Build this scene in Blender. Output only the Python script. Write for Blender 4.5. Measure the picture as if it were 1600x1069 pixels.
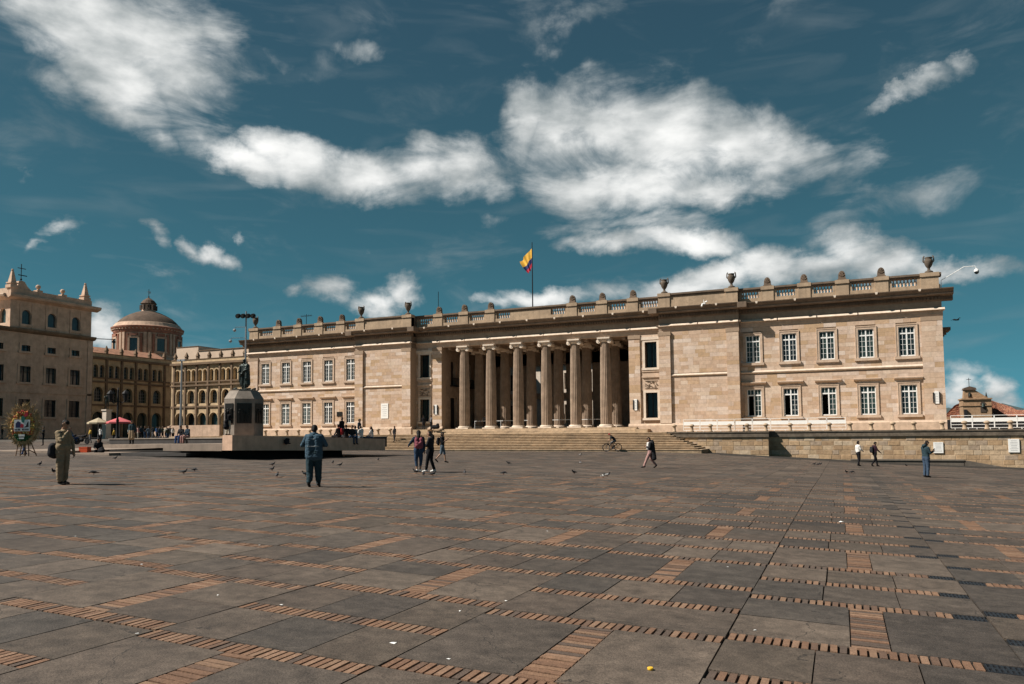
import bpy, bmesh, math, random
import numpy as np
from mathutils import Vector, Matrix, Quaternion
R=math.radians
random.seed(7)
for o in list(bpy.data.objects): bpy.data.objects.remove(o)
sc=bpy.context.scene
col=sc.collection
# ------------------------------------------------------------------ camera (eye level is z = 0)
YAW,PIT,ROLL=R(23.624),R(3.667),R(-0.49)
Fv=Vector((-math.sin(YAW)*math.cos(PIT),math.cos(YAW)*math.cos(PIT),math.sin(PIT)))
R0=Vector((math.cos(YAW),math.sin(YAW),0)); U0=R0.cross(Fv)
Rv=R0*math.cos(ROLL)+U0*math.sin(ROLL); Uv=Rv.cross(Fv)
cam=bpy.data.cameras.new('camera'); camo=bpy.data.objects.new('camera',cam); col.objects.link(camo)
cam.sensor_width=36; cam.lens=1171.9*36/1600; cam.shift_y=(603.1-534.5)/1600
cam.clip_start=.1; cam.clip_end=20000
camo.matrix_world=Matrix(((Rv.x,Uv.x,-Fv.x,0),(Rv.y,Uv.y,-Fv.y,0),(Rv.z,Uv.z,-Fv.z,0),(0,0,0,1)))
sc.camera=camo
# ------------------------------------------------------------------ sun, sky, exposure
SUN_EL=R(45.5); SUN_H=Vector((-.835,-.55,0)).normalized()     # towards the sun, north-east of the square
sund=Vector((SUN_H.x*math.cos(SUN_EL),SUN_H.y*math.cos(SUN_EL),math.sin(SUN_EL)))
sl=bpy.data.lights.new('sun','SUN'); sl.energy=5.0; sl.angle=R(.5); sl.color=(1,.93,.84)
so=bpy.data.objects.new('sun',sl); col.objects.link(so); so.rotation_euler=sund.to_track_quat('Z','Y').to_euler(); so.location=(0,0,60)
sc.view_settings.view_transform='Standard'; sc.view_settings.look='None'; sc.view_settings.gamma=1
sc.view_settings.use_curve_mapping=False; sc.view_settings.exposure=0.63
w=bpy.data.worlds.new('World'); sc.world=w; w.use_nodes=True
nt=w.node_tree; N=nt.nodes; L=nt.links; N.clear()
def nd(t,**k):
    n=N.new(t)
    for a,b in k.items(): setattr(n,a,b)
    return n
def mathn(op,a,b=None,c=None,clamp=False):
    n=nd('ShaderNodeMath',operation=op); n.use_clamp=clamp
    for i,v in enumerate((a,b,c)):
        if v is None: continue
        if isinstance(v,(int,float)): n.inputs[i].default_value=v
        else: L.new(v,n.inputs[i])
    return n.outputs[0]
sky=nd('ShaderNodeTexSky'); sky.sky_type='NISHITA'; sky.sun_disc=False; sky.sun_elevation=SUN_EL
sky.sun_rotation=math.atan2(SUN_H.x,SUN_H.y); sky.altitude=2600; sky.air_density=1.0; sky.dust_density=0.6; sky.ozone_density=2.0
bw=nd('ShaderNodeRGBToBW'); L.new(sky.outputs[0],bw.inputs[0])
tc=nd('ShaderNodeTexCoord'); sep=nd('ShaderNodeSeparateXYZ'); L.new(tc.outputs['Generated'],sep.inputs[0])
hr=nd('ShaderNodeMapRange'); hr.inputs[1].default_value=.05; hr.inputs[2].default_value=.55; L.new(sep.outputs[2],hr.inputs[0])
hue=nd('ShaderNodeMixRGB'); L.new(hr.outputs[0],hue.inputs[0]); hue.inputs[1].default_value=(.21,.78,1.0,1); hue.inputs[2].default_value=(.24,.60,.92,1)   # clear mountain air, teal towards the horizon
pw=mathn('MULTIPLY',mathn('POWER',bw.outputs[0],.62),1.0)
tint=nd('ShaderNodeMixRGB',blend_type='MULTIPLY'); tint.inputs[0].default_value=1; L.new(hue.outputs[0],tint.inputs[1]); L.new(pw,tint.inputs[2])
bgs=nd('ShaderNodeBackground'); bgs.inputs[1].default_value=.073; L.new(tint.outputs[0],bgs.inputs[0])
az=mathn('ARCTAN2',sep.outputs[0],sep.outputs[1]); el=mathn('ARCSINE',sep.outputs[2])
cv=nd('ShaderNodeCombineXYZ'); L.new(az,cv.inputs[0]); L.new(el,cv.inputs[1])
# a cloud field laid out over the whole sky: (azimuth, elevation, half width, half height, turn, weight) in radians
CLOUDS=[(-0.9496, 0.4502, 0.0961, 0.0535, 0.039, 1.25),
 (-0.8745, 0.4495, 0.1407, 0.0754, -0.083, 1.3),
 (-0.8016, 0.4687, 0.084, 0.0548, -0.351, 0.85),
 (-0.9013, 0.4045, 0.0944, 0.0588, -0.473, 1.0),
 (-0.8446, 0.4005, 0.0987, 0.0609, -0.58, 0.85),
 (-0.8005, 0.4141, 0.0781, 0.0394, -0.116, 0.6),
 (-0.8145, 0.3624, 0.0696, 0.0413, -0.505, 0.85),
 (-0.858, 0.3528, 0.0445, 0.0284, -0.503, 0.8),
 (-0.7688, 0.3424, 0.0685, 0.0334, -0.335, 0.95),
 (-0.73, 0.3501, 0.0617, 0.0371, -0.077, 1.1),
 (-0.6738, 0.3437, 0.1071, 0.044, -0.068, 1.15),
 (-0.5992, 0.333, 0.0992, 0.0427, -0.059, 1.1),
 (-0.5312, 0.3459, 0.1014, 0.049, 0.081, 1.1),
 (-0.4794, 0.347, 0.0792, 0.0514, 0.099, 1.05),
 (-0.4491, 0.3291, 0.0565, 0.0302, -0.003, 0.8),
 (-0.3918, 0.3951, 0.0474, 0.0793, -0.251, 1.1),
 (-0.3484, 0.3788, 0.09, 0.0956, -0.196, 1.25),
 (-0.2704, 0.3907, 0.132, 0.078, -0.137, 1.3),
 (-0.1946, 0.3739, 0.1389, 0.0825, -0.289, 1.25),
 (-0.1132, 0.3586, 0.1234, 0.0604, -0.349, 1.1),
 (-0.0437, 0.3354, 0.0845, 0.0374, -0.401, 0.9),
 (-0.3232, 0.3232, 0.0891, 0.0541, -0.045, 1.0),
 (-0.2378, 0.3191, 0.1187, 0.0482, -0.074, 1.05),
 (-0.1469, 0.3085, 0.1028, 0.0338, -0.031, 0.95),
 (-0.0832, 0.3062, 0.0887, 0.027, -0.014, 0.7),
 (-0.3239, 0.279, 0.0777, 0.0286, 0.026, 0.9),
 (-0.2303, 0.2749, 0.1282, 0.0261, -0.036, 0.7),
 (-0.2731, 0.2503, 0.0984, 0.0243, -0.118, 1.05),
 (-0.1892, 0.2524, 0.1258, 0.0239, -0.109, 1.1),
 (0.0745, 0.3843, 0.039, 0.0135, 0.159, 0.7),
 (0.1089, 0.3942, 0.0444, 0.0163, 0.336, 0.7),
 (0.142, 0.4046, 0.0249, 0.0168, 0.227, 0.7),
 (-0.32, 0.5164, 0.1169, 0.0363, 0.331, 0.62),
 (-0.3556, 0.4828, 0.0753, 0.0289, 0.396, 0.5),
 (-0.3036, 0.4592, 0.0405, 0.0246, -0.999, 0.5),
 (0.0581, 0.3242, 0.1261, 0.0495, 0.077, 0.48),
 (0.1037, 0.2741, 0.1197, 0.0491, 0.098, 0.45),
 (0.0207, 0.2713, 0.0979, 0.0367, 0.044, 0.45),
 (0.0187, 0.2151, 0.0648, 0.0407, -0.291, 1.15),
 (-0.0108, 0.2027, 0.0745, 0.0334, -0.098, 1.0),
 (-0.0706, 0.2102, 0.0687, 0.0341, -0.087, 1.1),
 (-0.1337, 0.2005, 0.0811, 0.0285, 0.071, 1.0),
 (0.0604, 0.2031, 0.0697, 0.0343, -0.115, 1.1),
 (0.1196, 0.1867, 0.0808, 0.0196, -0.122, 1.0),
 (-0.1907, 0.1874, 0.1145, 0.0267, 0.047, 1.0),
 (-0.2741, 0.191, 0.076, 0.0226, 0.132, 0.8),
 (-0.3682, 0.1833, 0.1001, 0.0182, -0.023, 1.0),
 (-0.4285, 0.1814, 0.0448, 0.0136, -0.009, 0.7),
 (-0.6482, 0.189, 0.0491, 0.0266, -0.055, 1.1),
 (-0.6925, 0.1824, 0.0229, 0.0131, 0.041, 0.7),
 (-0.5903, 0.1775, 0.0502, 0.0292, -0.067, 1.0),
 (-0.561, 0.1864, 0.0353, 0.0337, 0.188, 1.1),
 (-0.9565, 0.239, 0.0354, 0.0129, 0.493, 0.75),
 (-0.981, 0.2196, 0.0351, 0.008, 0.638, 0.6),
 (-0.8194, 0.234, 0.0244, 0.0147, -0.473, 0.9),
 (-0.8009, 0.2256, 0.0327, 0.019, -0.197, 0.95),
 (-0.7783, 0.2196, 0.0218, 0.0147, 0.071, 0.8),
 (-0.8592, 0.243, 0.0217, 0.0144, -0.467, 0.75),
 (-0.7635, 0.2464, 0.009, 0.0147, 0.077, 0.6),
 (-0.6083, 0.4787, 0.0546, 0.0156, -0.11, 0.6),
 (-0.6031, 0.2412, 0.0326, 0.0143, -0.052, 0.6),
 (-0.9147, 0.1261, 0.0278, 0.0444, 0.057, 1.25),
 (-0.8975, 0.1045, 0.0212, 0.0245, 0.044, 1.0),
 (0.1267, 0.0455, 0.0275, 0.0356, -0.038, 1.25),
 (0.1548, 0.0516, 0.0281, 0.0272, -0.043, 1.2),
 (0.1402, 0.0704, 0.055, 0.0177, -0.055, 0.8),
 (0.1693, 0.0367, 0.023, 0.0231, -0.035, 0.8),
 (-0.8548, 0.202, 0.0468, 0.0143, 0.08, 0.42),
 (-0.9923, 0.2895, 0.0203, 0.0074, 0.166, 0.5),
 (-0.4407, 0.2866, 0.0316, 0.0121, -0.004, 0.6),
 (-0.9607, 0.3863, 0.0563, 0.0285, -0.373, 0.5),
 (-0.7316, 0.465, 0.0401, 0.0178, -0.194, 0.5),
 (-0.5484, 0.3624, 0.0672, 0.021, 0.029, 0.5)]
# warp the lookup so that cloud outlines break up
wn=nd('ShaderNodeTexNoise'); wn.inputs['Scale'].default_value=13; wn.inputs['Detail'].default_value=9; wn.inputs['Roughness'].default_value=.62
L.new(cv.outputs[0],wn.inputs['Vector'])
ws=nd('ShaderNodeVectorMath',operation='SUBTRACT'); L.new(wn.outputs['Color'],ws.inputs[0]); ws.inputs[1].default_value=(.5,.5,.5)
wsc=nd('ShaderNodeVectorMath',operation='MULTIPLY'); L.new(ws.outputs[0],wsc.inputs[0]); wsc.inputs[1].default_value=(.075,.055,0)
wv=nd('ShaderNodeVectorMath',operation='ADD'); L.new(cv.outputs[0],wv.inputs[0]); L.new(wsc.outputs[0],wv.inputs[1])
groups_={}
for (a,e,sa,se,rt,wt) in CLOUDS:
    mp=nd('ShaderNodeMapping',vector_type='TEXTURE'); mp.inputs['Location'].default_value=(a,e,0); mp.inputs['Rotation'].default_value=(0,0,rt)
    mp.inputs['Scale'].default_value=(sa,se,1); L.new(wv.outputs[0],mp.inputs['Vector'])
    g=nd('ShaderNodeTexGradient',gradient_type='SPHERICAL'); L.new(mp.outputs[0],g.inputs[0])
    k=1.0 if wt>.9 else (.72 if wt>.65 else .48)
    groups_[k]=g.outputs['Fac'] if k not in groups_ else mathn('SMOOTH_MAX' if k==1.0 else 'MAXIMUM',groups_[k],g.outputs['Fac'],.08)
acc=None
for k,v in groups_.items():
    p_=mathn('MULTIPLY',mathn('POWER',v,.6),k); acc=p_ if acc is None else mathn('MAXIMUM',acc,p_)
# far from the view the same kind of cloud goes on at random
rn=nd('ShaderNodeTexNoise'); rn.inputs['Scale'].default_value=2.6; rn.inputs['Detail'].default_value=2; L.new(tc.outputs['Generated'],rn.inputs['Vector'])
rr=nd('ShaderNodeMapRange'); rr.inputs[1].default_value=.56; rr.inputs[2].default_value=.8; L.new(rn.outputs['Fac'],rr.inputs[0])
dv=nd('ShaderNodeVectorMath',operation='DISTANCE'); L.new(cv.outputs[0],dv.inputs[0]); dv.inputs[1].default_value=(-.41,.25,0)
dm=nd('ShaderNodeMapRange'); dm.inputs[1].default_value=.85; dm.inputs[2].default_value=1.2; L.new(dv.outputs['Value'],dm.inputs[0])
acc=mathn('MAXIMUM',acc,mathn('MULTIPLY',rr.outputs[0],dm.outputs[0]))
# fine structure: large breaks, streaked by the wind, and small curls
fm=nd('ShaderNodeMapping'); fm.inputs['Scale'].default_value=(1,2.1,1); fm.inputs['Rotation'].default_value=(0,0,.16); L.new(cv.outputs[0],fm.inputs['Vector'])
fn=nd('ShaderNodeTexNoise'); fn.inputs['Scale'].default_value=8; fn.inputs['Detail'].default_value=10; fn.inputs['Roughness'].default_value=.6; fn.inputs['Distortion'].default_value=.5
L.new(fm.outputs[0],fn.inputs['Vector'])
fb=mathn('MULTIPLY_ADD',mathn('SUBTRACT',fn.outputs['Fac'],.5),1.9,mathn('MULTIPLY',acc,1.06))
de=nd('ShaderNodeMapRange',interpolation_type='SMOOTHSTEP'); de.inputs[1].default_value=.22; de.inputs[2].default_value=.98; L.new(fb,de.inputs[0])
present=nd('ShaderNodeMapRange',interpolation_type='SMOOTHSTEP'); present.inputs[1].default_value=.02; present.inputs[2].default_value=.35; L.new(acc,present.inputs[0])
dens=mathn('MULTIPLY',de.outputs[0],present.outputs[0])
# thin high streaks
sm=nd('ShaderNodeMapping'); sm.inputs['Scale'].default_value=(1.2,6,1); sm.inputs['Rotation'].default_value=(0,0,.5); L.new(cv.outputs[0],sm.inputs['Vector'])
sn=nd('ShaderNodeTexNoise'); sn.inputs['Scale'].default_value=5; sn.inputs['Detail'].default_value=8; sn.inputs['Distortion'].default_value=.8; L.new(sm.outputs[0],sn.inputs['Vector'])
sr=nd('ShaderNodeMapRange'); sr.inputs[1].default_value=.52; sr.inputs[2].default_value=.9; sr.inputs[4].default_value=.22; L.new(sn.outputs['Fac'],sr.inputs[0])
dens=mathn('MAXIMUM',dens,sr.outputs[0],clamp=True)
# light side of the clouds: compare the field with itself a little towards the sun
fo=nd('ShaderNodeVectorMath',operation='ADD'); L.new(fm.outputs[0],fo.inputs[0]); fo.inputs[1].default_value=(-.02,.05,0)
fn2=nd('ShaderNodeTexNoise'); fn2.inputs['Scale'].default_value=5; fn2.inputs['Detail'].default_value=3; fn2.inputs['Roughness'].default_value=.5; L.new(fo.outputs[0],fn2.inputs['Vector'])
fn3=nd('ShaderNodeTexNoise'); fn3.inputs['Scale'].default_value=16; fn3.inputs['Detail'].default_value=7; fn3.inputs['Roughness'].default_value=.55; L.new(fo.outputs[0],fn3.inputs['Vector'])
lit=nd('ShaderNodeMapRange',interpolation_type='SMOOTHSTEP'); lit.inputs[1].default_value=.40; lit.inputs[2].default_value=.78
L.new(mathn('ADD',mathn('ADD',mathn('MULTIPLY',fn2.outputs['Fac'],.55),mathn('MULTIPLY',fn3.outputs['Fac'],.35)),mathn('MULTIPLY',acc,.17)),lit.inputs[0])
cc=nd('ShaderNodeMixRGB'); L.new(lit.outputs[0],cc.inputs[0]); cc.inputs[1].default_value=(.15,.18,.19,1); cc.inputs[2].default_value=(.66,.66,.645,1)
bgc=nd('ShaderNodeBackground'); L.new(cc.outputs[0],bgc.inputs[0]); bgc.inputs[1].default_value=1.02
mx=nd('ShaderNodeMixShader'); L.new(dens,mx.inputs[0]); L.new(bgs.outputs[0],mx.inputs[1]); L.new(bgc.outputs[0],mx.inputs[2])
w.cycles.sampling_method='MANUAL'; w.cycles.sample_map_resolution=256
wo=nd('ShaderNodeOutputWorld'); L.new(mx.outputs[0],wo.inputs[0])
# ------------------------------------------------------------------ materials
MATS={}
def _mat(name):
    m=bpy.data.materials.new(name); m.use_nodes=True; m.node_tree.nodes.clear(); MATS[name]=m
    return m,m.node_tree.nodes,m.node_tree.links
def mat(name,base,rough=.8,var=.15,scale=6.,bump=.0,bscale=40.,tones=None,piece=0.,stain=0.,stainc=(.03,.027,.022),spec=.3,metal=0.,streak=0.,coat=0):
    """procedural surface: tones (list of colours) are picked per piece (mesh island / object), noise varies them,
       stain adds blotchy weathering, streak adds vertical rain streaks"""
    m,n,l=_mat(name)
    out=n.new('ShaderNodeOutputMaterial'); b=n.new('ShaderNodeBsdfPrincipled'); l.new(b.outputs[0],out.inputs[0])
    b.inputs['Roughness'].default_value=rough; b.inputs['Specular IOR Level'].default_value=spec; b.inputs['Metallic'].default_value=metal
    if coat: b.inputs['Coat Weight'].default_value=coat
    geo=n.new('ShaderNodeNewGeometry'); tc=n.new('ShaderNodeTexCoord'); oi=n.new('ShaderNodeObjectInfo')
    def M(op,a,b_=None,c=None):
        q=n.new('ShaderNodeMath'); q.operation=op
        for i,v in enumerate((a,b_,c)):
            if v is None: continue
            if isinstance(v,(int,float)): q.inputs[i].default_value=v
            else: l.new(v,q.inputs[i])
        return q.outputs[0]
    pos=geo.outputs['Position']
    if tones:
        rnd=M('FRACT',M('ADD',geo.outputs['Random Per Island'],oi.outputs['Random']))
        cr=n.new('ShaderNodeValToRGB'); el_=cr.color_ramp.elements; cr.color_ramp.interpolation='CONSTANT' if piece else 'LINEAR'
        while len(el_)<len(tones): el_.new(.5)
        for i,t in enumerate(tones): el_[i].position=i/len(tones) if piece else i/(len(tones)-1); el_[i].color=(*t,1)
        l.new(rnd,cr.inputs[0]); c=cr.outputs[0]
    else:
        rgb=n.new('ShaderNodeRGB'); rgb.outputs[0].default_value=(*base,1); c=rgb.outputs[0]
    nz=n.new('ShaderNodeTexNoise'); nz.inputs['Scale'].default_value=scale; nz.inputs['Detail'].default_value=6; nz.inputs['Roughness'].default_value=.65; l.new(pos,nz.inputs['Vector'])
    mr=n.new('ShaderNodeMapRange'); mr.inputs[1].default_value=.28; mr.inputs[2].default_value=.72; mr.inputs[3].default_value=1-var*1.5; mr.inputs[4].default_value=1+var; l.new(nz.outputs['Fac'],mr.inputs[0])
    mm=n.new('ShaderNodeMixRGB'); mm.blend_type='MULTIPLY'; mm.inputs[0].default_value=1; l.new(c,mm.inputs[1]); l.new(mr.outputs[0],mm.inputs[2]); c=mm.outputs[0]
    if stain:
        s=n.new('ShaderNodeTexNoise'); s.inputs['Scale'].default_value=.55; s.inputs['Detail'].default_value=9; s.inputs['Roughness'].default_value=.7; l.new(pos,s.inputs['Vector'])
        sr_=n.new('ShaderNodeMapRange'); sr_.inputs[1].default_value=.44; sr_.inputs[2].default_value=.72; sr_.inputs[4].default_value=stain; l.new(s.outputs['Fac'],sr_.inputs[0])
        ms=n.new('ShaderNodeMixRGB'); l.new(sr_.outputs[0],ms.inputs[0]); l.new(c,ms.inputs[1]); ms.inputs[2].default_value=(*stainc,1); c=ms.outputs[0]
    if streak:
        mp_=n.new('ShaderNodeMapping'); mp_.inputs['Scale'].default_value=(2.2,2.2,.16); l.new(pos,mp_.inputs['Vector'])
        s=n.new('ShaderNodeTexNoise'); s.inputs['Scale'].default_value=1.3; s.inputs['Detail'].default_value=8; s.inputs['Roughness'].default_value=.7; l.new(mp_.outputs[0],s.inputs['Vector'])
        sr_=n.new('ShaderNodeMapRange'); sr_.inputs[1].default_value=.50; sr_.inputs[2].default_value=.78; sr_.inputs[4].default_value=streak; l.new(s.outputs['Fac'],sr_.inputs[0])
        ms=n.new('ShaderNodeMixRGB'); l.new(sr_.outputs[0],ms.inputs[0]); l.new(c,ms.inputs[1]); ms.inputs[2].default_value=(*stainc,1); c=ms.outputs[0]
    l.new(c,b.inputs['Base Color'])
    if bump:
        bz=n.new('ShaderNodeTexNoise'); bz.inputs['Scale'].default_value=bscale; bz.inputs['Detail'].default_value=5; l.new(pos,bz.inputs['Vector'])
        bp=n.new('ShaderNodeBump'); bp.inputs['Strength'].default_value=bump; bp.inputs['Distance'].default_value=.02; l.new(bz.outputs['Fac'],bp.inputs['Height']); l.new(bp.outputs[0],b.inputs['Normal'])
    return m
SANDS=[(.48,.335,.235),(.53,.385,.28),(.55,.41,.305),(.58,.45,.36),(.50,.345,.225),(.62,.505,.42),(.46,.315,.195),(.54,.395,.29),(.57,.435,.335),(.50,.355,.255),(.53,.40,.31),(.59,.46,.355)]
mat('ashlar',(.5,.4,.3),.85,.14,3.5,.25,30,tones=SANDS,piece=1,stain=.16,stainc=(.2,.14,.09),streak=.12)
mat('sandstone',(.53,.40,.30),.85,.16,2.5,.25,30,stain=.25,stainc=(.19,.13,.085),streak=.22)
mat('ledge_pale',(.60,.485,.385),.85,.15,2.5,.2,30,stain=.3,stainc=(.28,.2,.14))
mat('sandstone_pale',(.66,.56,.46),.85,.12,2.5,.2,30,stain=.18,stainc=(.28,.2,.14))
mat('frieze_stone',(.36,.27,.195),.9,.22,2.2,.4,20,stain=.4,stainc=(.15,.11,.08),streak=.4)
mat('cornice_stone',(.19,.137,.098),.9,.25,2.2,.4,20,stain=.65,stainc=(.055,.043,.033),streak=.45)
mat('parapet_stone',(.42,.31,.21),.9,.22,2.2,.4,20,stain=.4,stainc=(.11,.083,.06),streak=.4)
mat('joint',(.33,.24,.17),.95,.1)
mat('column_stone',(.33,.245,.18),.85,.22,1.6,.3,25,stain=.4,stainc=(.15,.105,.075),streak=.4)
mat('step_riser',(.33,.24,.155),.95,.3,3,.4,25,stain=.6,stainc=(.075,.055,.04),streak=.3)  # dirty risers, darkened further to strengthen the shade line of each step
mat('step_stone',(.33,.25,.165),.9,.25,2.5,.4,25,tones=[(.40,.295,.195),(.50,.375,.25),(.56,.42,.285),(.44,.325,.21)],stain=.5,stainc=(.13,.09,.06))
mat('interior',(.06,.045,.035),.9,.1)
mat('white_paint',(.78,.78,.76),.5,.04)
mat('marble',(.80,.79,.76),.5,.05,8)
mat('dark_iron',(.016,.016,.018),.7,.1,spec=.2)
mat('wall_joint',(.16,.115,.075),.95,.1)
mat('galvanised',(.30,.31,.32),.45,.1,metal=.4)
mat('bronze',(.035,.045,.042),.42,.3,5,.3,30,metal=.55,stain=.4,stainc=(.06,.10,.09))
mat('bronze_plate',(.025,.023,.02),.4,.2,8,metal=.4)
mat('wall_block',(.36,.27,.18),.9,.22,4,.6,18,tones=[(.38,.26,.155),(.44,.32,.20),(.49,.36,.235),(.41,.275,.16),(.50,.39,.275),(.35,.235,.14),(.45,.31,.185),(.38,.29,.21)],piece=1,stain=.3,stainc=(.12,.085,.055))
mat('cap_stone',(.15,.12,.09),.9,.3,3,.4,20,stain=.6,stainc=(.03,.026,.022))
mat('brick',(.3,.14,.08),.85,.2,20,.4,60,tones=[(.185,.104,.064),(.210,.123,.076),(.160,.090,.056),(.235,.143,.092),(.130,.079,.054),(.200,.115,.071),(.175,.098,.060),(.095,.068,.053),(.210,.129,.082)],piece=1,stain=.25,stainc=(.06,.045,.035))
mat('mortar',(.028,.024,.020),.95,.3,10)
def slab_mat():
    m=mat('slab',(.1,.09,.08),.78,.34,5.5,.35,70,tones=[(.082,.062,.048),(.098,.075,.058),(.058,.047,.039),(.118,.091,.070),(.086,.066,.050),(.066,.055,.046),(.106,.081,.062),(.082,.065,.052)],piece=1,stain=.40,stainc=(.048,.040,.033),spec=.35)
    # pale worn patches with their own shape
    n,l=m.node_tree.nodes,m.node_tree.links; b=[q for q in n if q.type=='BSDF_PRINCIPLED'][0]
    src=b.inputs['Base Color'].links[0].from_socket; geo=[q for q in n if q.type=='NEW_GEOMETRY'][0]
    mpn=n.new('ShaderNodeMapping'); mpn.inputs['Scale'].default_value=(1,2.6,1); l.new(geo.outputs['Position'],mpn.inputs['Vector'])
    s=n.new('ShaderNodeTexNoise'); s.inputs['Scale'].default_value=1.4; s.inputs['Detail'].default_value=10; s.inputs['Roughness'].default_value=.75; l.new(mpn.outputs[0],s.inputs['Vector'])
    mr=n.new('ShaderNodeMapRange'); mr.inputs[1].default_value=.55; mr.inputs[2].default_value=.78; mr.inputs[4].default_value=.55; l.new(s.outputs['Fac'],mr.inputs[0])
    mx=n.new('ShaderNodeMixRGB'); l.new(mr.outputs[0],mx.inputs[0]); l.new(src,mx.inputs[1]); mx.inputs[2].default_value=(.16,.13,.10,1)
    bl=n.new('ShaderNodeTexNoise'); bl.inputs['Scale'].default_value=.33; bl.inputs['Detail'].default_value=7; bl.inputs['Roughness'].default_value=.7; l.new(geo.outputs['Position'],bl.inputs['Vector'])
    br=n.new('ShaderNodeMapRange'); br.inputs[1].default_value=.32; br.inputs[2].default_value=.68; br.inputs[3].default_value=.70; br.inputs[4].default_value=1.22; l.new(bl.outputs['Fac'],br.inputs[0])
    mb_=n.new('ShaderNodeMixRGB'); mb_.blend_type='MULTIPLY'; mb_.inputs[0].default_value=1; l.new(mx.outputs[0],mb_.inputs[1]); l.new(br.outputs[0],mb_.inputs[2]); mx=mb_
    dn=n.new('ShaderNodeTexNoise'); dn.inputs['Scale'].default_value=3.2; dn.inputs['Detail'].default_value=12; dn.inputs['Roughness'].default_value=.82; l.new(geo.outputs['Position'],dn.inputs['Vector'])
    dr=n.new('ShaderNodeMapRange'); dr.inputs[1].default_value=.60; dr.inputs[2].default_value=.68; dr.inputs[4].default_value=.65; l.new(dn.outputs['Fac'],dr.inputs[0])
    md=n.new('ShaderNodeMixRGB'); l.new(dr.outputs[0],md.inputs[0]); l.new(mx.outputs[0],md.inputs[1]); md.inputs[2].default_value=(.030,.025,.021,1); mx=md
    cv_=n.new('ShaderNodeTexVoronoi'); cv_.feature='DISTANCE_TO_EDGE'; cv_.inputs['Scale'].default_value=.42; cw_=n.new('ShaderNodeVectorMath'); cw_.operation='ADD'; cwn=n.new('ShaderNodeTexNoise'); cwn.inputs['Scale'].default_value=2.2; cwn.inputs['Detail'].default_value=6; l.new(geo.outputs['Position'],cwn.inputs['Vector']); l.new(geo.outputs['Position'],cw_.inputs[0]); l.new(cwn.outputs['Color'],cw_.inputs[1]); l.new(cw_.outputs[0],cv_.inputs['Vector'])
    cr_=n.new('ShaderNodeMapRange'); cr_.inputs[1].default_value=.0015; cr_.inputs[2].default_value=.004; cr_.inputs[3].default_value=.8; cr_.inputs[4].default_value=0; l.new(cv_.outputs['Distance'],cr_.inputs[0])
    mk=n.new('ShaderNodeMixRGB'); l.new(cr_.outputs[0],mk.inputs[0]); l.new(mx.outputs[0],mk.inputs[1]); mk.inputs[2].default_value=(.022,.019,.016,1); mx=mk
    v=n.new('ShaderNodeTexVoronoi'); v.inputs['Scale'].default_value=7; v.inputs['Randomness'].default_value=1; l.new(geo.outputs['Position'],v.inputs['Vector'])
    sp=n.new('ShaderNodeMapRange'); sp.inputs[1].default_value=.035; sp.inputs[2].default_value=.075; sp.inputs[3].default_value=.75; sp.inputs[4].default_value=0; l.new(v.outputs['Distance'],sp.inputs[0])
    fs=n.new('ShaderNodeTexNoise'); fs.inputs['Scale'].default_value=55; fs.inputs['Detail'].default_value=4; fs.inputs['Roughness'].default_value=.8; l.new(geo.outputs['Position'],fs.inputs['Vector'])
    fr_=n.new('ShaderNodeMapRange'); fr_.inputs[1].default_value=.3; fr_.inputs[2].default_value=.7; fr_.inputs[3].default_value=.56; fr_.inputs[4].default_value=1.44; l.new(fs.outputs['Fac'],fr_.inputs[0])
    mf=n.new('ShaderNodeMixRGB'); mf.blend_type='MULTIPLY'; mf.inputs[0].default_value=1; l.new(mx.outputs[0],mf.inputs[1]); l.new(fr_.outputs[0],mf.inputs[2]); mx=mf
    mx2=n.new('ShaderNodeMixRGB'); l.new(sp.outputs[0],mx2.inputs[0]); l.new(mx.outputs[0],mx2.inputs[1]); mx2.inputs[2].default_value=(.03,.026,.023,1)
    l.new(mx2.outputs[0],b.inputs['Base Color'])
slab_mat()
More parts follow.
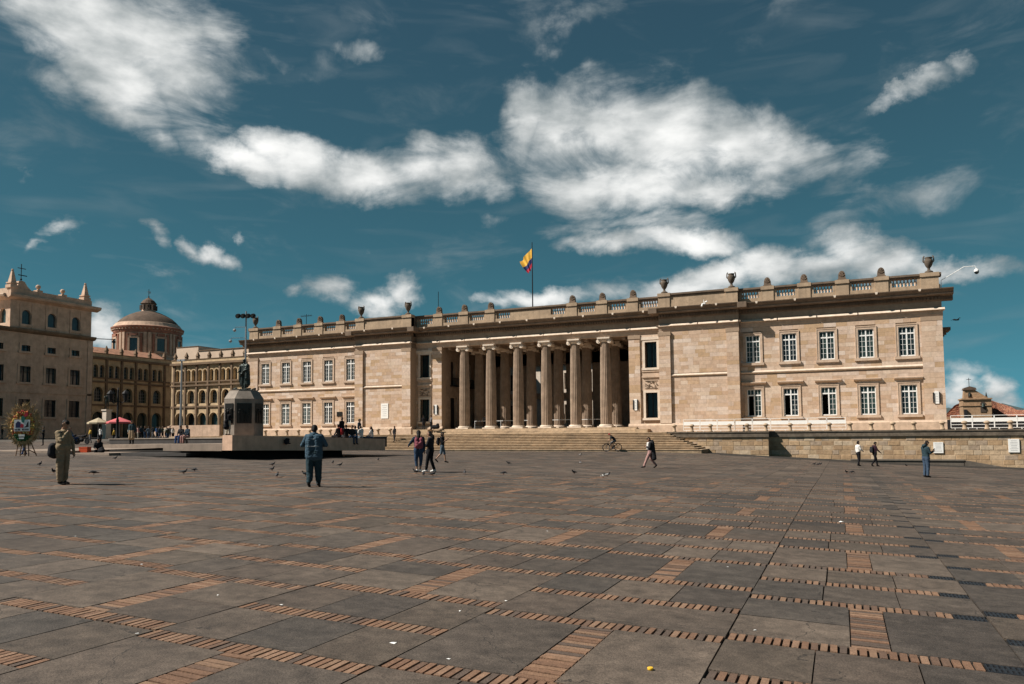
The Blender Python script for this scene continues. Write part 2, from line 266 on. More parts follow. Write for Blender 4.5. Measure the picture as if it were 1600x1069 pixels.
def glass_mat(name,base,rough=.08,spec=.5):
    m,n,l=_mat(name); out=n.new('ShaderNodeOutputMaterial'); b=n.new('ShaderNodeBsdfPrincipled'); l.new(b.outputs[0],out.inputs[0])
    oi=n.new('ShaderNodeObjectInfo'); geo=n.new('ShaderNodeNewGeometry'); nz=n.new('ShaderNodeTexNoise'); nz.inputs['Scale'].default_value=1.6; l.new(geo.outputs['Position'],nz.inputs['Vector'])
    mx=n.new('ShaderNodeMixRGB'); mx.inputs[1].default_value=(*[v*.4 for v in base],1); mx.inputs[2].default_value=(*[v*1.7 for v in base],1); l.new(nz.outputs['Fac'],mx.inputs[0])
    mp=n.new('ShaderNodeMapping'); mp.inputs['Scale'].default_value=(5.5,5.5,.35); l.new(geo.outputs['Position'],mp.inputs['Vector']); cz=n.new('ShaderNodeTexNoise'); cz.inputs['Scale'].default_value=1.2; cz.inputs['Detail'].default_value=3; l.new(mp.outputs[0],cz.inputs['Vector'])
    mm=n.new('ShaderNodeMath'); mm.operation='MULTIPLY_ADD'; l.new(oi.outputs['Random'],mm.inputs[0]); mm.inputs[1].default_value=.35; l.new(cz.outputs['Fac'],mm.inputs[2])
    cm=n.new('ShaderNodeMapRange'); cm.inputs[1].default_value=.66; cm.inputs[2].default_value=.86; cm.inputs[4].default_value=.75; l.new(mm.outputs[0],cm.inputs[0])
    cx=n.new('ShaderNodeMixRGB'); l.new(cm.outputs[0],cx.inputs[0]); l.new(mx.outputs[0],cx.inputs[1]); cx.inputs[2].default_value=(.045,.075,.066,1); l.new(cx.outputs[0],b.inputs['Base Color'])
    b.inputs['Roughness'].default_value=rough; b.inputs['Specular IOR Level'].default_value=spec
    bz=n.new('ShaderNodeTexNoise'); bz.inputs['Scale'].default_value=2.5; l.new(geo.outputs['Position'],bz.inputs['Vector'])
    bp=n.new('ShaderNodeBump'); bp.inputs['Strength'].default_value=.12; bp.inputs['Distance'].default_value=.05; l.new(bz.outputs['Fac'],bp.inputs['Height']); l.new(bp.outputs[0],b.inputs['Normal'])
    return m
glass_mat('glass',(.012,.020,.024),.06,.24); glass_mat('glass_blue',(.03,.045,.055),.12)
mat('shade_stone',(.57,.405,.295),.9,.18,1.2,.3,14,stain=.3,stainc=(.15,.11,.075),streak=.3)
mat('arcade_stone',(.56,.42,.26),.9,.2,1.0,.3,14,stain=.35,stainc=(.16,.11,.07),streak=.35)
mat('arcade_dark',(.20,.135,.085),.9,.25,1.0,stain=.4,stainc=(.05,.04,.03))
mat('dome_red',(.30,.13,.085),.85,.25,.9,stain=.3,stainc=(.38,.27,.2)); mat('dome_cream',(.52,.36,.26),.85,.2,.9,stain=.3,stainc=(.22,.14,.10),streak=.3)
mat('dome_tile',(.10,.065,.045),.9,.35,.8,.3,3,stain=.4,stainc=(.13,.10,.07))
mat('roof_tile',(.27,.11,.065),.85,.3,1.5,tones=[(.27,.10,.06),(.33,.14,.08),(.20,.08,.055),(.36,.18,.11),(.24,.105,.07)],piece=1,stain=.3,stainc=(.10,.06,.045))
mat('plaster',(.60,.46,.35),.9,.08,.7,stain=.15,stainc=(.35,.27,.21))
mat('church_stone',(.34,.22,.13),.9,.25,1.2,.3,10,stain=.4,stainc=(.14,.09,.06))
mat('hill',(.055,.075,.075),1,.2,.004); mat('asphalt',(.05,.047,.044),.9,.2,.5)
mat('parapet_shade_lift',(.62,.41,.29),.85,.2,2.2,.3,20,stain=.3,stainc=(.2,.14,.1),streak=.3)  # lighter copy of the podium stone, brightens the shaded parapet by colour
mat('podium_stone',(.27,.21,.165),.85,.2,2.2,.3,20,stain=.35,stainc=(.06,.05,.042),streak=.35)
mat('podium_gap_shade',(.02,.018,.016),.9,.2,2)  # near-black colour deepens the shadow gap under the overhanging slabs
mat('pedestal_stone',(.27,.225,.185),.8,.18,2.0,.25,20,stain=.35,stainc=(.07,.06,.05),streak=.35)
# ------------------------------------------------------------------ mesh helpers
ORG={}
def org(o):
    return ORG.get(o.name,Vector((0,0,0))) if o else Vector((0,0,0))
def tag(o,label=None,cat=None,group=None,kind=None):
    if label: o['label']=label
    if cat: o['category']=cat
    if group: o['group']=group
    if kind: o['kind']=kind
    return o
def empty(name,loc,rz=0):
    o=bpy.data.objects.new(name,None); col.objects.link(o); o.location=loc; o.rotation_euler=(0,0,rz); o.empty_display_size=.3
    ORG[o.name]=Vector(loc); return o
def thing(name,loc,label,cat,group=None,rz=0): return tag(empty(name,loc,rz),label,cat,group)
class MB:
    def __init__(s,T=None): s.v=[]; s.f=[]; s.m=[]; s.T=T; s.cur=0
    def vert(s,p):
        s.v.append(s.T(*p) if s.T else tuple(p)); return len(s.v)-1
    def face(s,ids): s.f.append(tuple(ids)); s.m.append(s.cur)
    def poly(s,pts): s.face([s.vert(p) for p in pts])
    def box(s,x0,x1,y0,y1,z0,z1,skip=''):
        a=[s.vert(p) for p in ((x0,y0,z0),(x1,y0,z0),(x1,y1,z0),(x0,y1,z0),(x0,y0,z1),(x1,y0,z1),(x1,y1,z1),(x0,y1,z1))]
        for k,q in (('b',(3,2,1,0)),('t',(4,5,6,7)),('f',(0,1,5,4)),('k',(2,3,7,6)),('l',(3,0,4,7)),('r',(1,2,6,5))):
            if k not in skip: s.face([a[i] for i in q])
        return s
    def frus(s,cx,cy,z0,z1,a0,b0,a1,b1):
        """tapered box, half sizes a,b at bottom and top"""
        p=[(cx-a0,cy-b0,z0),(cx+a0,cy-b0,z0),(cx+a0,cy+b0,z0),(cx-a0,cy+b0,z0),(cx-a1,cy-b1,z1),(cx+a1,cy-b1,z1),(cx+a1,cy+b1,z1),(cx-a1,cy+b1,z1)]
        a=[s.vert(q) for q in p]
        for q in ((3,2,1,0),(4,5,6,7),(0,1,5,4),(2,3,7,6),(3,0,4,7),(1,2,6,5)): s.face([a[i] for i in q])
        return s
    def profx(s,prof,x0,x1):
        """closed (d,z) outline swept along x"""
        n=len(prof); a=[s.vert((x0,d,z)) for d,z in prof]; b=[s.vert((x1,d,z)) for d,z in prof]
        for i in range(n): j=(i+1)%n; s.face((a[i],a[j],b[j],b[i]))
        s.face(a); s.face(b[::-1]); return s
    def ext(s,pts,y0,y1):
        """closed (x,z) outline given depth y0..y1"""
        n=len(pts); a=[s.vert((x,y0,z)) for x,z in pts]; b=[s.vert((x,y1,z)) for x,z in pts]
        for i in range(n): j=(i+1)%n; s.face((a[i],a[j],b[j],b[i]))
        s.face(a); s.face(b[::-1]); return s
    def extz(s,pts,z0,z1):
        n=len(pts); a=[s.vert((x,y,z0)) for x,y in pts]; b=[s.vert((x,y,z1)) for x,y in pts]
        for i in range(n): j=(i+1)%n; s.face((a[i],a[j],b[j],b[i]))
        s.face(a[::-1]); s.face(b); return s
    def lathe(s,prof,cx,cy,seg=16,cap=True,fl=None):
        rings=[]
        for r,z in prof:
            rings.append([s.vert((cx+r*(fl(k) if fl else 1)*math.cos(2*math.pi*k/seg),cy+r*(fl(k) if fl else 1)*math.sin(2*math.pi*k/seg),z)) for k in range(seg)])
        for i in range(len(rings)-1):
            for k in range(seg): q=(k+1)%seg; s.face((rings[i][k],rings[i][q],rings[i+1][q],rings[i+1][k]))
        if cap: s.face(rings[0][::-1]); s.face(rings[-1])
        return s
    def tube(s,pts,r,seg=6,r1=None):
        pts=[Vector(p) for p in pts]; rings=[]; n=len(pts)
        for i,p in enumerate(pts):
            d=(pts[min(i+1,n-1)]-pts[max(i-1,0)]).normalized(); u=d.orthogonal().normalized(); v=d.cross(u)
            if i and abs(pu.dot(d))<.99: u=(pu-d*pu.dot(d)).normalized(); v=d.cross(u)
            pu=u; rad=r if r1 is None else r+(r1-r)*i/(n-1)
            rings.append([s.vert(p+u*rad*math.cos(2*math.pi*k/seg)+v*rad*math.sin(2*math.pi*k/seg)) for k in range(seg)])
        for i in range(n-1):
            for k in range(seg): q=(k+1)%seg; s.face((rings[i][k],rings[i][q],rings[i+1][q],rings[i+1][k]))
        s.face(rings[0][::-1]); s.face(rings[-1]); return s
    def cyl(s,p0,p1,r,seg=12): return s.tube([p0,p1],r,seg)
    def ball(s,c,r,seg=10,rings=6,sq=(1,1,1)):
        prev=None
        for i in range(rings+1):
            t=math.pi*i/rings; rr=math.sin(t); z=-math.cos(t)
            ring=[s.vert((c[0]+r*sq[0]*rr*math.cos(2*math.pi*k/seg),c[1]+r*sq[1]*rr*math.sin(2*math.pi*k/seg),c[2]+r*sq[2]*z)) for k in range(seg)] if 0<i<rings else [s.vert((c[0],c[1],c[2]+r*sq[2]*z))]
            if prev:
                for k in range(seg):
                    q=(k+1)%seg
                    if len(prev)==1: s.face((prev[0],ring[q],ring[k]))
                    elif len(ring)==1: s.face((prev[k],prev[q],ring[0]))
                    else: s.face((prev[k],prev[q],ring[q],ring[k]))
            prev=ring
        return s
    def wall(s,s0,s1,z0,z1,d0,d1,ops=()):
        zs=sorted({z0,z1,*[z for o in ops for z in o[2:4] if z0<z<z1]})
        for a,b in zip(zs,zs[1:]):
            mid=(a+b)/2; iv=sorted((o[0],o[1]) for o in ops if o[2]<mid<o[3]); x=s0
            for i0,i1 in iv:
                if i0>x: s.box(x,i0,d0,d1,a,b)
                x=max(x,i1)
            if x<s1: s.box(x,s1,d0,d1,a,b)
        return s
    def arch(s,x0,x1,zs,ztop,d0,d1,n=8):
        """spandrel above a round arch springing at zs between x0..x1, filled up to ztop"""
        c=(x0+x1)/2; r=(x1-x0)/2
        pts=[(c-r*math.cos(math.pi*i/n),zs+r*math.sin(math.pi*i/n)) for i in range(n+1)]
        for (ax,az_),(bx,bz) in zip(pts,pts[1:]):
            for d in (d0,d1): s.poly([(ax,d,az_),(bx,d,bz),(bx,d,ztop),(ax,d,ztop)])
            s.poly([(ax,d0,az_),(bx,d0,bz),(bx,d1,bz),(ax,d1,az_)])
        return s
    def build(s,name,mats,parent=None,smooth=False,kind=None,loc=None):
        o=org(parent) if loc is None else Vector(loc)
        me=bpy.data.meshes.new(name); me.from_pydata([(a-o.x,b-o.y,c-o.z) for a,b,c in s.v],[],s.f)
        for k in (mats if isinstance(mats,(list,tuple)) else [mats]): me.materials.append(MATS[k] if isinstance(k,str) else k)
        if isinstance(mats,(list,tuple)): me.polygons.foreach_set('material_index',s.m)
        if smooth: me.polygons.foreach_set('use_smooth',[True]*len(me.polygons))
        ob=bpy.data.objects.new(name,me); col.objects.link(ob)
        if parent: ob.parent=parent
        elif loc is not None: ob.location=loc
        ORG[ob.name]=o
        if kind: ob['kind']=kind
        return ob
def copy_tree(o,parent=None):
    c=o.copy(); col.objects.link(c); c.parent=parent
    for ch in o.children: copy_tree(ch,c)
    return c
def smooth_by_angle(o,a=40):
    me=o.data; me.polygons.foreach_set('use_smooth',[True]*len(me.polygons))
    bm=bmesh.new(); bm.from_mesh(me)
    for e in bm.edges:
        if len(e.link_faces)==2 and e.calc_face_angle(0)>R(a): e.smooth=False
    bm.to_mesh(me); bm.free(); return o
# ------------------------------------------------------------------ the lie of the square (z below eye level)
GX=[-140,-90,-60,-35,-20,-12,-5,3,13,30,60]
GY=[-40,0,12,25,36,50,69,110]
GT=[[0.3,0.1,-.30,-.75,-1.18,-1.40,-1.58,-1.80,-2.05,-2.40,-2.9],[0.3,0.1,-.30,-.80,-1.20,-1.42,-1.60,-1.80,-2.05,-2.45,-3.0],
    [0.3,0.1,-.40,-.93,-1.26,-1.46,-1.65,-1.87,-2.14,-2.55,-3.1],[0.3,0.0,-.60,-1.12,-1.37,-1.55,-1.75,-2.00,-2.30,-2.70,-3.2],
    [0.3,-.05,-.80,-1.33,-1.55,-1.74,-1.94,-2.17,-2.46,-2.88,-3.4],[0.2,-.10,-1.0,-1.55,-1.66,-1.86,-2.08,-2.36,-2.68,-3.10,-3.7],
    [0.2,-.15,-1.2,-1.67,-1.68,-1.82,-2.22,-2.64,-3.03,-3.60,-4.2],[0.2,-.15,-1.2,-1.67,-1.68,-1.82,-2.22,-2.64,-3.03,-3.60,-4.2]]
def _pch(xs,ys,x):
    n=len(xs); i=0
    while i<n-2 and x>xs[i+1]: i+=1
    def sl_(k):
        if k<=0: return (ys[1]-ys[0])/(xs[1]-xs[0])
        if k>=n-1: return (ys[-1]-ys[-2])/(xs[-1]-xs[-2])
        a=(ys[k]-ys[k-1])/(xs[k]-xs[k-1]); b=(ys[k+1]-ys[k])/(xs[k+1]-xs[k])
        return 0 if a*b<=0 else 2*a*b/(a+b)
    h=xs[i+1]-xs[i]; t=min(max((x-xs[i])/h,-.5),1.5); m0,m1=sl_(i)*h,sl_(i+1)*h
    return (2*t**3-3*t*t+1)*ys[i]+(t**3-2*t*t+t)*m0+(-2*t**3+3*t*t)*ys[i+1]+(t**3-t*t)*m1
def gz(X,Y):
    if not -140<X<60: X=min(max(X,-140),60)
    Y=min(max(Y,-40),110)
    return _pch(GY,[_pch(GX,r,X) for r in GT],Y)
def inview(X,Y,Z,m=.06):
    P=Vector((X,Y,Z)); d=P.dot(Fv)
    if d<.3: return False
    a=P.dot(Rv)/d*1171.9+800; b=603.1-P.dot(Uv)/d*1171.9
    return -1600*m<a<1600*(1+m) and -1069*m<b<1069*(1+m)
def depth(X,Y,Z): return Vector((X,Y,Z)).dot(Fv)
# fast lookup of the lie of the ground
_gx=np.arange(-140,60.1,2.); _gy=np.arange(-40,110.1,2.)
_GG=np.array([[gz(a,b) for b in _gy] for a in _gx])
def gf(X,Y):
    X=min(max(X,-140),59.99); Y=min(max(Y,-40),109.99); i=int((X+140)//2); j=int((Y+40)//2); u=(X+140)/2-i; v=(Y+40)/2-j
    G=_GG; return G[i,j]*(1-u)*(1-v)+G[i+1,j]*u*(1-v)+G[i,j+1]*(1-u)*v+G[i+1,j+1]*u*v
# ------------------------------------------------------------------ ground
P_X0,P_P=-.95,2.17                  # strips of paving run towards the palace
g=MB(); xs=[-4000,-900,-300]+list(_gx)+[200,900,4000]; ys=[-3000,-600,-150]+list(_gy)+[250,900,6000]
ids=[[g.vert((x,y,gf(x,y)-.022)) for y in ys] for x in xs]
for i in range(len(xs)-1):
    for j in range(len(ys)-1):
        cx=(xs[i]+xs[i+1])/2; cy=(ys[j]+ys[j+1])/2
        g.cur=0 if (-76<cx<40 and -2<cy<71.5) else 1
        g.face((ids[i][j],ids[i+1][j],ids[i+1][j+1],ids[i][j+1]))
mat('paving_far',(.085,.074,.062),.85,.3,.8,.2,10,stain=.4,stainc=(.05,.043,.036))
plaza=g.build('plaza_ground',['mortar','paving_far'],None,True); tag(plaza,'sloping stone and brick paved ground of the big square','ground',kind='structure')
PERIOD=3.98; BAND=.225; JW=.013
slabs=[]; bricks=[]; bands=[]; grates=[]
rs=random.Random(3)
def brick_row(x0,x1,y0,y1,alongx):
    if alongx: n=max(1,round((x1-x0)/.0725)); st=(x1-x0)/n; return [(x0+st*k+.010,x0+st*(k+1)-.010,y0+.004,y1-.004) for k in range(n)]
    n=max(1,round((y1-y0)/.078)); st=(y1-y0)/n; return [(x0+.004,x1-.004,y0+st*k+.0085,y0+st*(k+1)-.0085) for k in range(n)]
for k in range(-36,14):
    xa=P_X0+k*P_P; xb=xa+P_P
    y0=(6.86 if k%2==0 else 8.87)-3*PERIOD+rs.uniform(-.06,.06)+(.08 if k==-2 else 0)
    while y0<67.6:
        wide=1.515; nar=.885
        cells=[('w',y0,y0+wide),('n',y0+wide+BAND,y0+wide+BAND+nar),('n',y0+wide+2*BAND+nar,y0+wide+2*BAND+2*nar)]
        for t,a,b in cells:
            bd=(a-BAND,a)
            gl=k==0; gr_=k==1
            cx,cy=(xa+xb)/2,(a+b)/2
            if cy<1.5 or b>67.3: continue
            if not (inview(xa,cy,gf(xa,cy),.16) or inview(xb,cy,gf(xb,cy),.16) or inview(cx,cy,gf(cx,cy),.16)): continue
            bx0,bx1=xa+.01,xb-.01
            if gl: grates.append((xb-.285,xb-.015,*bd)); bx1=xb-.29
            if gr_: grates.append((xa+.015,xa+.285,*bd)); bx0=xa+.29
            bands.append((bx0,bx1,*bd,True))
            if t=='w':
                c0=xa+.965; c1=c0+.295
                for u0,u1 in ((xa,c0),(c1,xb)):
                    if rs.random()<.38: m=a+(b-a)*rs.uniform(.42,.58); slabs.append((u0,u1,a,m)); slabs.append((u0,u1,m,b))
                    else: slabs.append((u0,u1,a,b))
                bands.append((c0,c1,a,b,False))
            else:
                js=[xa,xa+.72+rs.uniform(-.03,.03),xa+1.45+rs.uniform(-.03,.03),xb]
                if rs.random()<.25: js.pop(rs.choice((1,2)))
                for u0,u1 in zip(js,js[1:]): slabs.append((u0,u1,a,b))
        y0+=PERIOD
def clear(x0,x1,y0,y1):   # keep the paving out from under the monument base
    return not (x1>-47 and x0<-30.5 and y1>33.4 and y0<52)
slabs=[s for s in slabs if clear(*s)]; bands=[b for b in bands if clear(*b[:4])]
def boxes_mesh(name,lst,mats_,parent,kind,h=.02,lift=0,jit=.0022,gap=JW/2):
    V=[];F=[]
    for (x0,x1,y0,y1) in lst:
        x0+=gap;x1-=gap;y0+=gap;y1-=gap
        dz=rs.uniform(-jit,jit)+lift; jj=min(.004,gap*.6) if gap else .0022
        c=[(a+rs.uniform(-jj,jj),b+rs.uniform(-jj,jj)) for a,b in ((x0,y0),(x1,y0),(x1,y1),(x0,y1))]; n=len(V)
        tz=[gf(*q)+dz+rs.uniform(-jit,jit)*.6 for q in c]
        V+=[(q[0],q[1],z) for q,z in zip(c,tz)]; V+=[(q[0],q[1],z-h) for q,z in zip(c,tz)]
        F+=[(n,n+1,n+2,n+3),(n,n+4,n+5,n+1),(n+1,n+5,n+6,n+2),(n+2,n+6,n+7,n+3),(n+3,n+7,n+4,n)]
    me=bpy.data.meshes.new(name); me.from_pydata(V,[],F); me.materials.append(MATS[mats_]); o=bpy.data.objects.new(name,me); col.objects.link(o); o.parent=parent
    if kind: o['kind']=kind
    return o
def vis(s): return inview((s[0]+s[1])/2,(s[2]+s[3])/2,gf((s[0]+s[1])/2,(s[2]+s[3])/2),.0)
slabs.sort(key=lambda s:(not vis(s),(s[0]+s[1])**2/4+(s[2]+s[3])**2/4))
for s in slabs[:300]: boxes_mesh('paving_slab',[s],'slab',plaza,None)
boxes_mesh('paving_slabs',slabs[300:],'slab',plaza,'stuff')
nearb=[];farb=[]
for b in bands:
    d=depth((b[0]+b[1])/2,(b[2]+b[3])/2,-1.8)
    if d<30: nearb+=brick_row(*b)
    else: farb.append(b[:4])
nearb.sort(key=lambda s:(not vis(s),(s[0]+s[1])**2/4+(s[2]+s[3])**2/4))
ub=MB().box(-.5,.5,-.5,.5,-.02,0,skip='b'); 
def unit_mesh(mb,name,mats_):
    o=mb.build(name,mats_,None); me=o.data; bpy.data.objects.remove(o); return me
ume=unit_mesh(ub,'brick','brick')
for s in nearb[:300]:
    o=bpy.data.objects.new('brick',ume); col.objects.link(o); o.parent=plaza
    cx,cy=(s[0]+s[1])/2,(s[2]+s[3])/2
    o.location=(cx,cy,gf(cx,cy)-.002+rs.uniform(-.003,.003)); o.scale=(s[1]-s[0],s[3]-s[2],1)
    o.rotation_euler=(math.atan((gf(cx,cy+.5)-gf(cx,cy-.5)))+rs.uniform(-.015,.015),-math.atan(gf(cx+.5,cy)-gf(cx-.5,cy))+rs.uniform(-.015,.015),rs.uniform(-.02,.02))
boxes_mesh('brick_courses',nearb[300:],'brick',plaza,'stuff',lift=-.002,jit=.003,gap=0)
def brick_band_mat():
    m=mat('brick_band',(.15,.085,.06),.85,.25,14,tones=[(.118,.080,.060),(.142,.094,.068),(.105,.073,.057),(.13,.086,.064)])
    n,l=m.node_tree.nodes,m.node_tree.links; b=[q for q in n if q.type=='BSDF_PRINCIPLED'][0]; src=b.inputs['Base Color'].links[0].from_socket
    geo=[q for q in n if q.type=='NEW_GEOMETRY'][0]; wv_=n.new('ShaderNodeTexWave'); wv_.inputs['Scale'].default_value=14/ (2*math.pi)*3.1; wv_.bands_direction='X'; l.new(geo.outputs['Position'],wv_.inputs['Vector'])
    mr=n.new('ShaderNodeMapRange'); mr.inputs[1].default_value=.05; mr.inputs[2].default_value=.22; mr.inputs[3].default_value=.25; mr.inputs[4].default_value=1; l.new(wv_.outputs['Fac'],mr.inputs[0])
    mx=n.new('ShaderNodeMixRGB'); mx.blend_type='MULTIPLY'; mx.inputs[0].default_value=1; l.new(src,mx.inputs[1]); l.new(mr.outputs[0],mx.inputs[2]); l.new(mx.outputs[0],b.inputs['Base Color'])
brick_band_mat()
boxes_mesh('brick_bands',farb,'brick_band',plaza,'stuff',lift=-.002,gap=.004)
gm=MB()                               # cast iron drain grate, bars over a dark slot
gm.box(-.13,.13,-.105,.105,-.02,-.016,skip='b')
for x in (-.13,.12): gm.box(x,x+.01,-.105,.105,-.018,.0,skip='b')
for y in (-.105,-.012,.0,.095): gm.box(-.12,.12,y,y+.012,-.018,-.001,skip='b')
for k in range(1,7): gm.box(-.125+k*.036-.009,-.125+k*.036+.009,-.1,.1,-.018,-.0005,skip='b')
mat('grate_iron',(.016,.018,.022),.55,.25,30,spec=.45)
gme=unit_mesh(gm,'drain_grate','grate_iron')
for (x0,x1,y0,y1) in grates:
    cx,cy=(x0+x1)/2,(y0+y1)/2
    if cy>45: continue
    o=bpy.data.objects.new('drain_grate',gme); col.objects.link(o); o.parent=plaza; o.location=(cx,cy,gf(cx,cy)-.003)
    o.rotation_euler=(math.atan((gf(cx,cy+.5)-gf(cx,cy-.5))),-math.atan(gf(cx+.5,cy)-gf(cx-.5,cy)),0)
# ------------------------------------------------------------------ the palace
C=-32.85; YW,YPV,YC=80.0,79.3,80.55       # wing, pavilion and centre wall planes
TZ=.05; FZ=.65                             # terrace and portico floor
pal=thing('government_palace',(C,YW,TZ),'long sandstone palace with colonnaded portico and balustraded roofline behind the stairs','building')
def fr(Y): return lambda s,d,z:(C+s,Y+d,z)
blocks=[]                                   # (X0,X1,Y,z0,z1)
def ashlar(Y,s0,s1,z0,z1,ops=(),course=.40,rnd=rs):
    z=z0; nc=max(1,round((z1-z0)/course)); ch=(z1-z0)/nc
    for i in range(nc):
        a,b=z0+i*ch,z0+(i+1)*ch; mid=(a+b)/2
        iv=sorted((o[0],o[1]) for o in ops if o[2]<mid+ch*.25 and o[3]>mid-ch*.25); x=s0; segs=[]
        for i0,i1 in iv:
            if i0>x+.05: segs.append((x,i0))
            x=max(x,i1)
        if x<s1-.05: segs.append((x,s1))
        for p0,p1 in segs:
            x=p0+0
            while x<p1-.02:
                wd=rnd.uniform(.55,1.35)
                if p1-(x+wd)<.42: wd=p1-x
                blocks.append((C+x,C+x+wd,Y,a,b)); x+=wd
OPW=.69
wz=((1.56,4.33),(7.07,9.86))
for sd in (1,-1):
    m=lambda a,b:(min(sd*a,sd*b),max(sd*a,sd*b))
    # wing wall with ten windows
    ops=[]
    for uc in (38.85,35.34,31.85,28.35,24.85):
        for z0,z1 in wz: a,b=m(uc-OPW,uc+OPW); ops.append((a,b,z0,z1))
    s0,s1=m(23.6,41.85)
    MB(fr(YW)).wall(s0,s1,TZ,11.3,.045,.6,ops).build('wall',"joint",pal)
    a,b=m(23.6,40.1); ashlar(YW,a,b,1.0,10.68,[(o[0]-.2,o[1]+.2,o[2]-.02,o[3]+.22) for o in ops]+[(a,b,5.97,6.24)])
    # corner pilaster
    a,b=m(40.1,41.85); pb=MB(fr(YW)); pb.box(a,b,-.10,.045,1.0,10.3); pb.box(a-.05,b+.05,-.16,.05,10.3,10.69); pb.build('corner_pilaster','joint',pal)
    ashlar(YW-.14,a,b,1.0,10.3,course=.5)
    # pavilion
    a,b=m(15.35,23.6)
    MB(fr(YPV)).wall(a,b,TZ,11.3,.045,1.8).build('wall','joint',pal)
    ashlar(YPV,*m(16.57,22.35),1.0,10.68,[(*m(16.57,22.35),5.9,6.2)])
    for q in (15.35,22.35):
        pb=MB(fr(YPV)); a2,b2=m(q,q+1.22); pb.box(a2,b2,-.18,.045,1.0,10.28); pb.box(a2-.06,b2+.06,-.25,.05,10.28,10.69); ashlar(YPV-.22,a2,b2,1.0,10.28,course=.42); pb.build('pilaster','joint',pal)
    a,b=m(16.57,22.35); MB(fr(YPV)).profx([(.03,5.9),(-.06,5.92),(-.14,6.0),(-.14,6.04),(.03,6.2)],a,b).build('string_course','ledge_pale',pal)
    a,b=m(23.6,40.1); MB(fr(YW)).profx([(.03,5.93),(-.06,5.95),(-.15,6.05),(-.15,6.1),(.03,6.27)],a,b).build('string_course','ledge_pale',pal)
    # centre bay beside the portico
    bo=[(*m(13.5,14.8),1.63,4.35),(*m(13.5,14.8),7.08,9.88)]
    MB(fr(YC)).wall(*m(11.75,15.35),TZ,11.3,.045,1.0,bo).build('wall','joint',pal)
    ashlar(YC,*m(12.95,15.35),1.0,10.68,[(*m(13.1,15.2),1.2,6.98),(*m(13.25,15.05),6.9,10.1)])
    a,b=m(11.72,12.97); pb=MB(fr(YC)); pb.box(a,b,-.10,.045,1.0,10.28); pb.box(a-.06,b+.06,-.2,.05,10.28,10.69); pb.build('portico_pier','joint',pal); ashlar(YC-.14,a,b,1.0,10.28,course=.42)
    # plinths
    for (q0,q1,Y) in ((23.6,42.05,YW),(15.2,23.75,YPV),(11.6,15.2,YC)):
        a,b=m(q0,q1); MB(fr(Y)).profx([(.04,TZ),(-.32,TZ),(-.32,.80),(-.26,.86),(-.2,.90),(-.16,1.0),(.04,1.0)],a,b).build('plinth','sandstone',pal)
# end walls so that the wings are solid
for sd in (1,-1):
    x=41.85*sd; e=MB(fr(YW)); e.box(min(x,x-.6*sd),max(x,x-.6*sd),.6,34,TZ,11.3); e.build('side_wall','sandstone',pal)
    e=MB(fr(YW)); e.box(min(x,x+.5*sd),max(x,x+.5*sd),1.7,2.0,9.1,9.5); e.box(min(x,x+.5*sd),max(x,x+.5*sd),3.2,3.5,9.1,9.5); e.box(min(x,x+.85*sd),max(x,x+.85*sd),1.5,3.7,9.5,9.8); e.build('side_window_hood','cornice_stone',pal)
# entablature in five lengths, each on its own wall plane
def entab(s0,s1,Y,el=0,er=0,dent=True):
    T=fr(Y)
    MB(T).profx([(.5,10.7),(0,10.7),(0,10.88),(-.045,10.89),(-.045,11.06),(-.09,11.07),(-.09,11.24),(.5,11.24)],s0-el*.1,s1+er*.1).build('architrave','sandstone',pal)
    n_=max(1,round((s1-s0)/3.55)); e0,e1=s0-el*.3,s1+er*.3; st_=(e1-e0)/n_
    for k in range(n_):      # ledge stones, parted by drip notches
        MB(T).profx([(.5,11.242),(-.20,11.242),(-.30,11.26),(-.33,11.29),(-.10,11.50),(.5,11.502)],e0+k*st_+.05,e0+(k+1)*st_-.05).build('ledge_stone','ledge_pale',pal)
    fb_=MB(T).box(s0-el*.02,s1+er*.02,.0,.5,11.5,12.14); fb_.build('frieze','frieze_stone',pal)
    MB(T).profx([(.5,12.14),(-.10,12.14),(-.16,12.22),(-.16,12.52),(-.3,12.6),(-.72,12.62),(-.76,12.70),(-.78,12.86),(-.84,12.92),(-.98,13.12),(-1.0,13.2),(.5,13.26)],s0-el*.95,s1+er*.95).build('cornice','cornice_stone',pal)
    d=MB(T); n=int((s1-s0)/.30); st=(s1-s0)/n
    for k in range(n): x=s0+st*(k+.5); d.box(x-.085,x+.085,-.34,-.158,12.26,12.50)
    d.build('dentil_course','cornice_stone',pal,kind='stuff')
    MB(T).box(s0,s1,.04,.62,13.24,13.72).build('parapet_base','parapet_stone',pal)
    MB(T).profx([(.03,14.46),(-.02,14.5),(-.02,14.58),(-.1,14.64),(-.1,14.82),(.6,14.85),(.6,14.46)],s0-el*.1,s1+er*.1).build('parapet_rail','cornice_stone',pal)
    sp=MB(T); n=max(2,round((s1-s0)/3.5))
    for k in range(n): x=s0+(s1-s0)*(k+.5)/n; sp.frus(x,-1.0,13.0,13.22,.07,.1,.13,.1)
    sp.build('water_spouts','sandstone_pale',pal,kind='stuff')
entab(23.6,41.85,YW,0,1); entab(-41.85,-23.6,YW,1,0); entab(15.35,23.6,YPV,.0,.0); entab(-23.6,-15.35,YPV,0,0); entab(-15.35,15.35,YC)
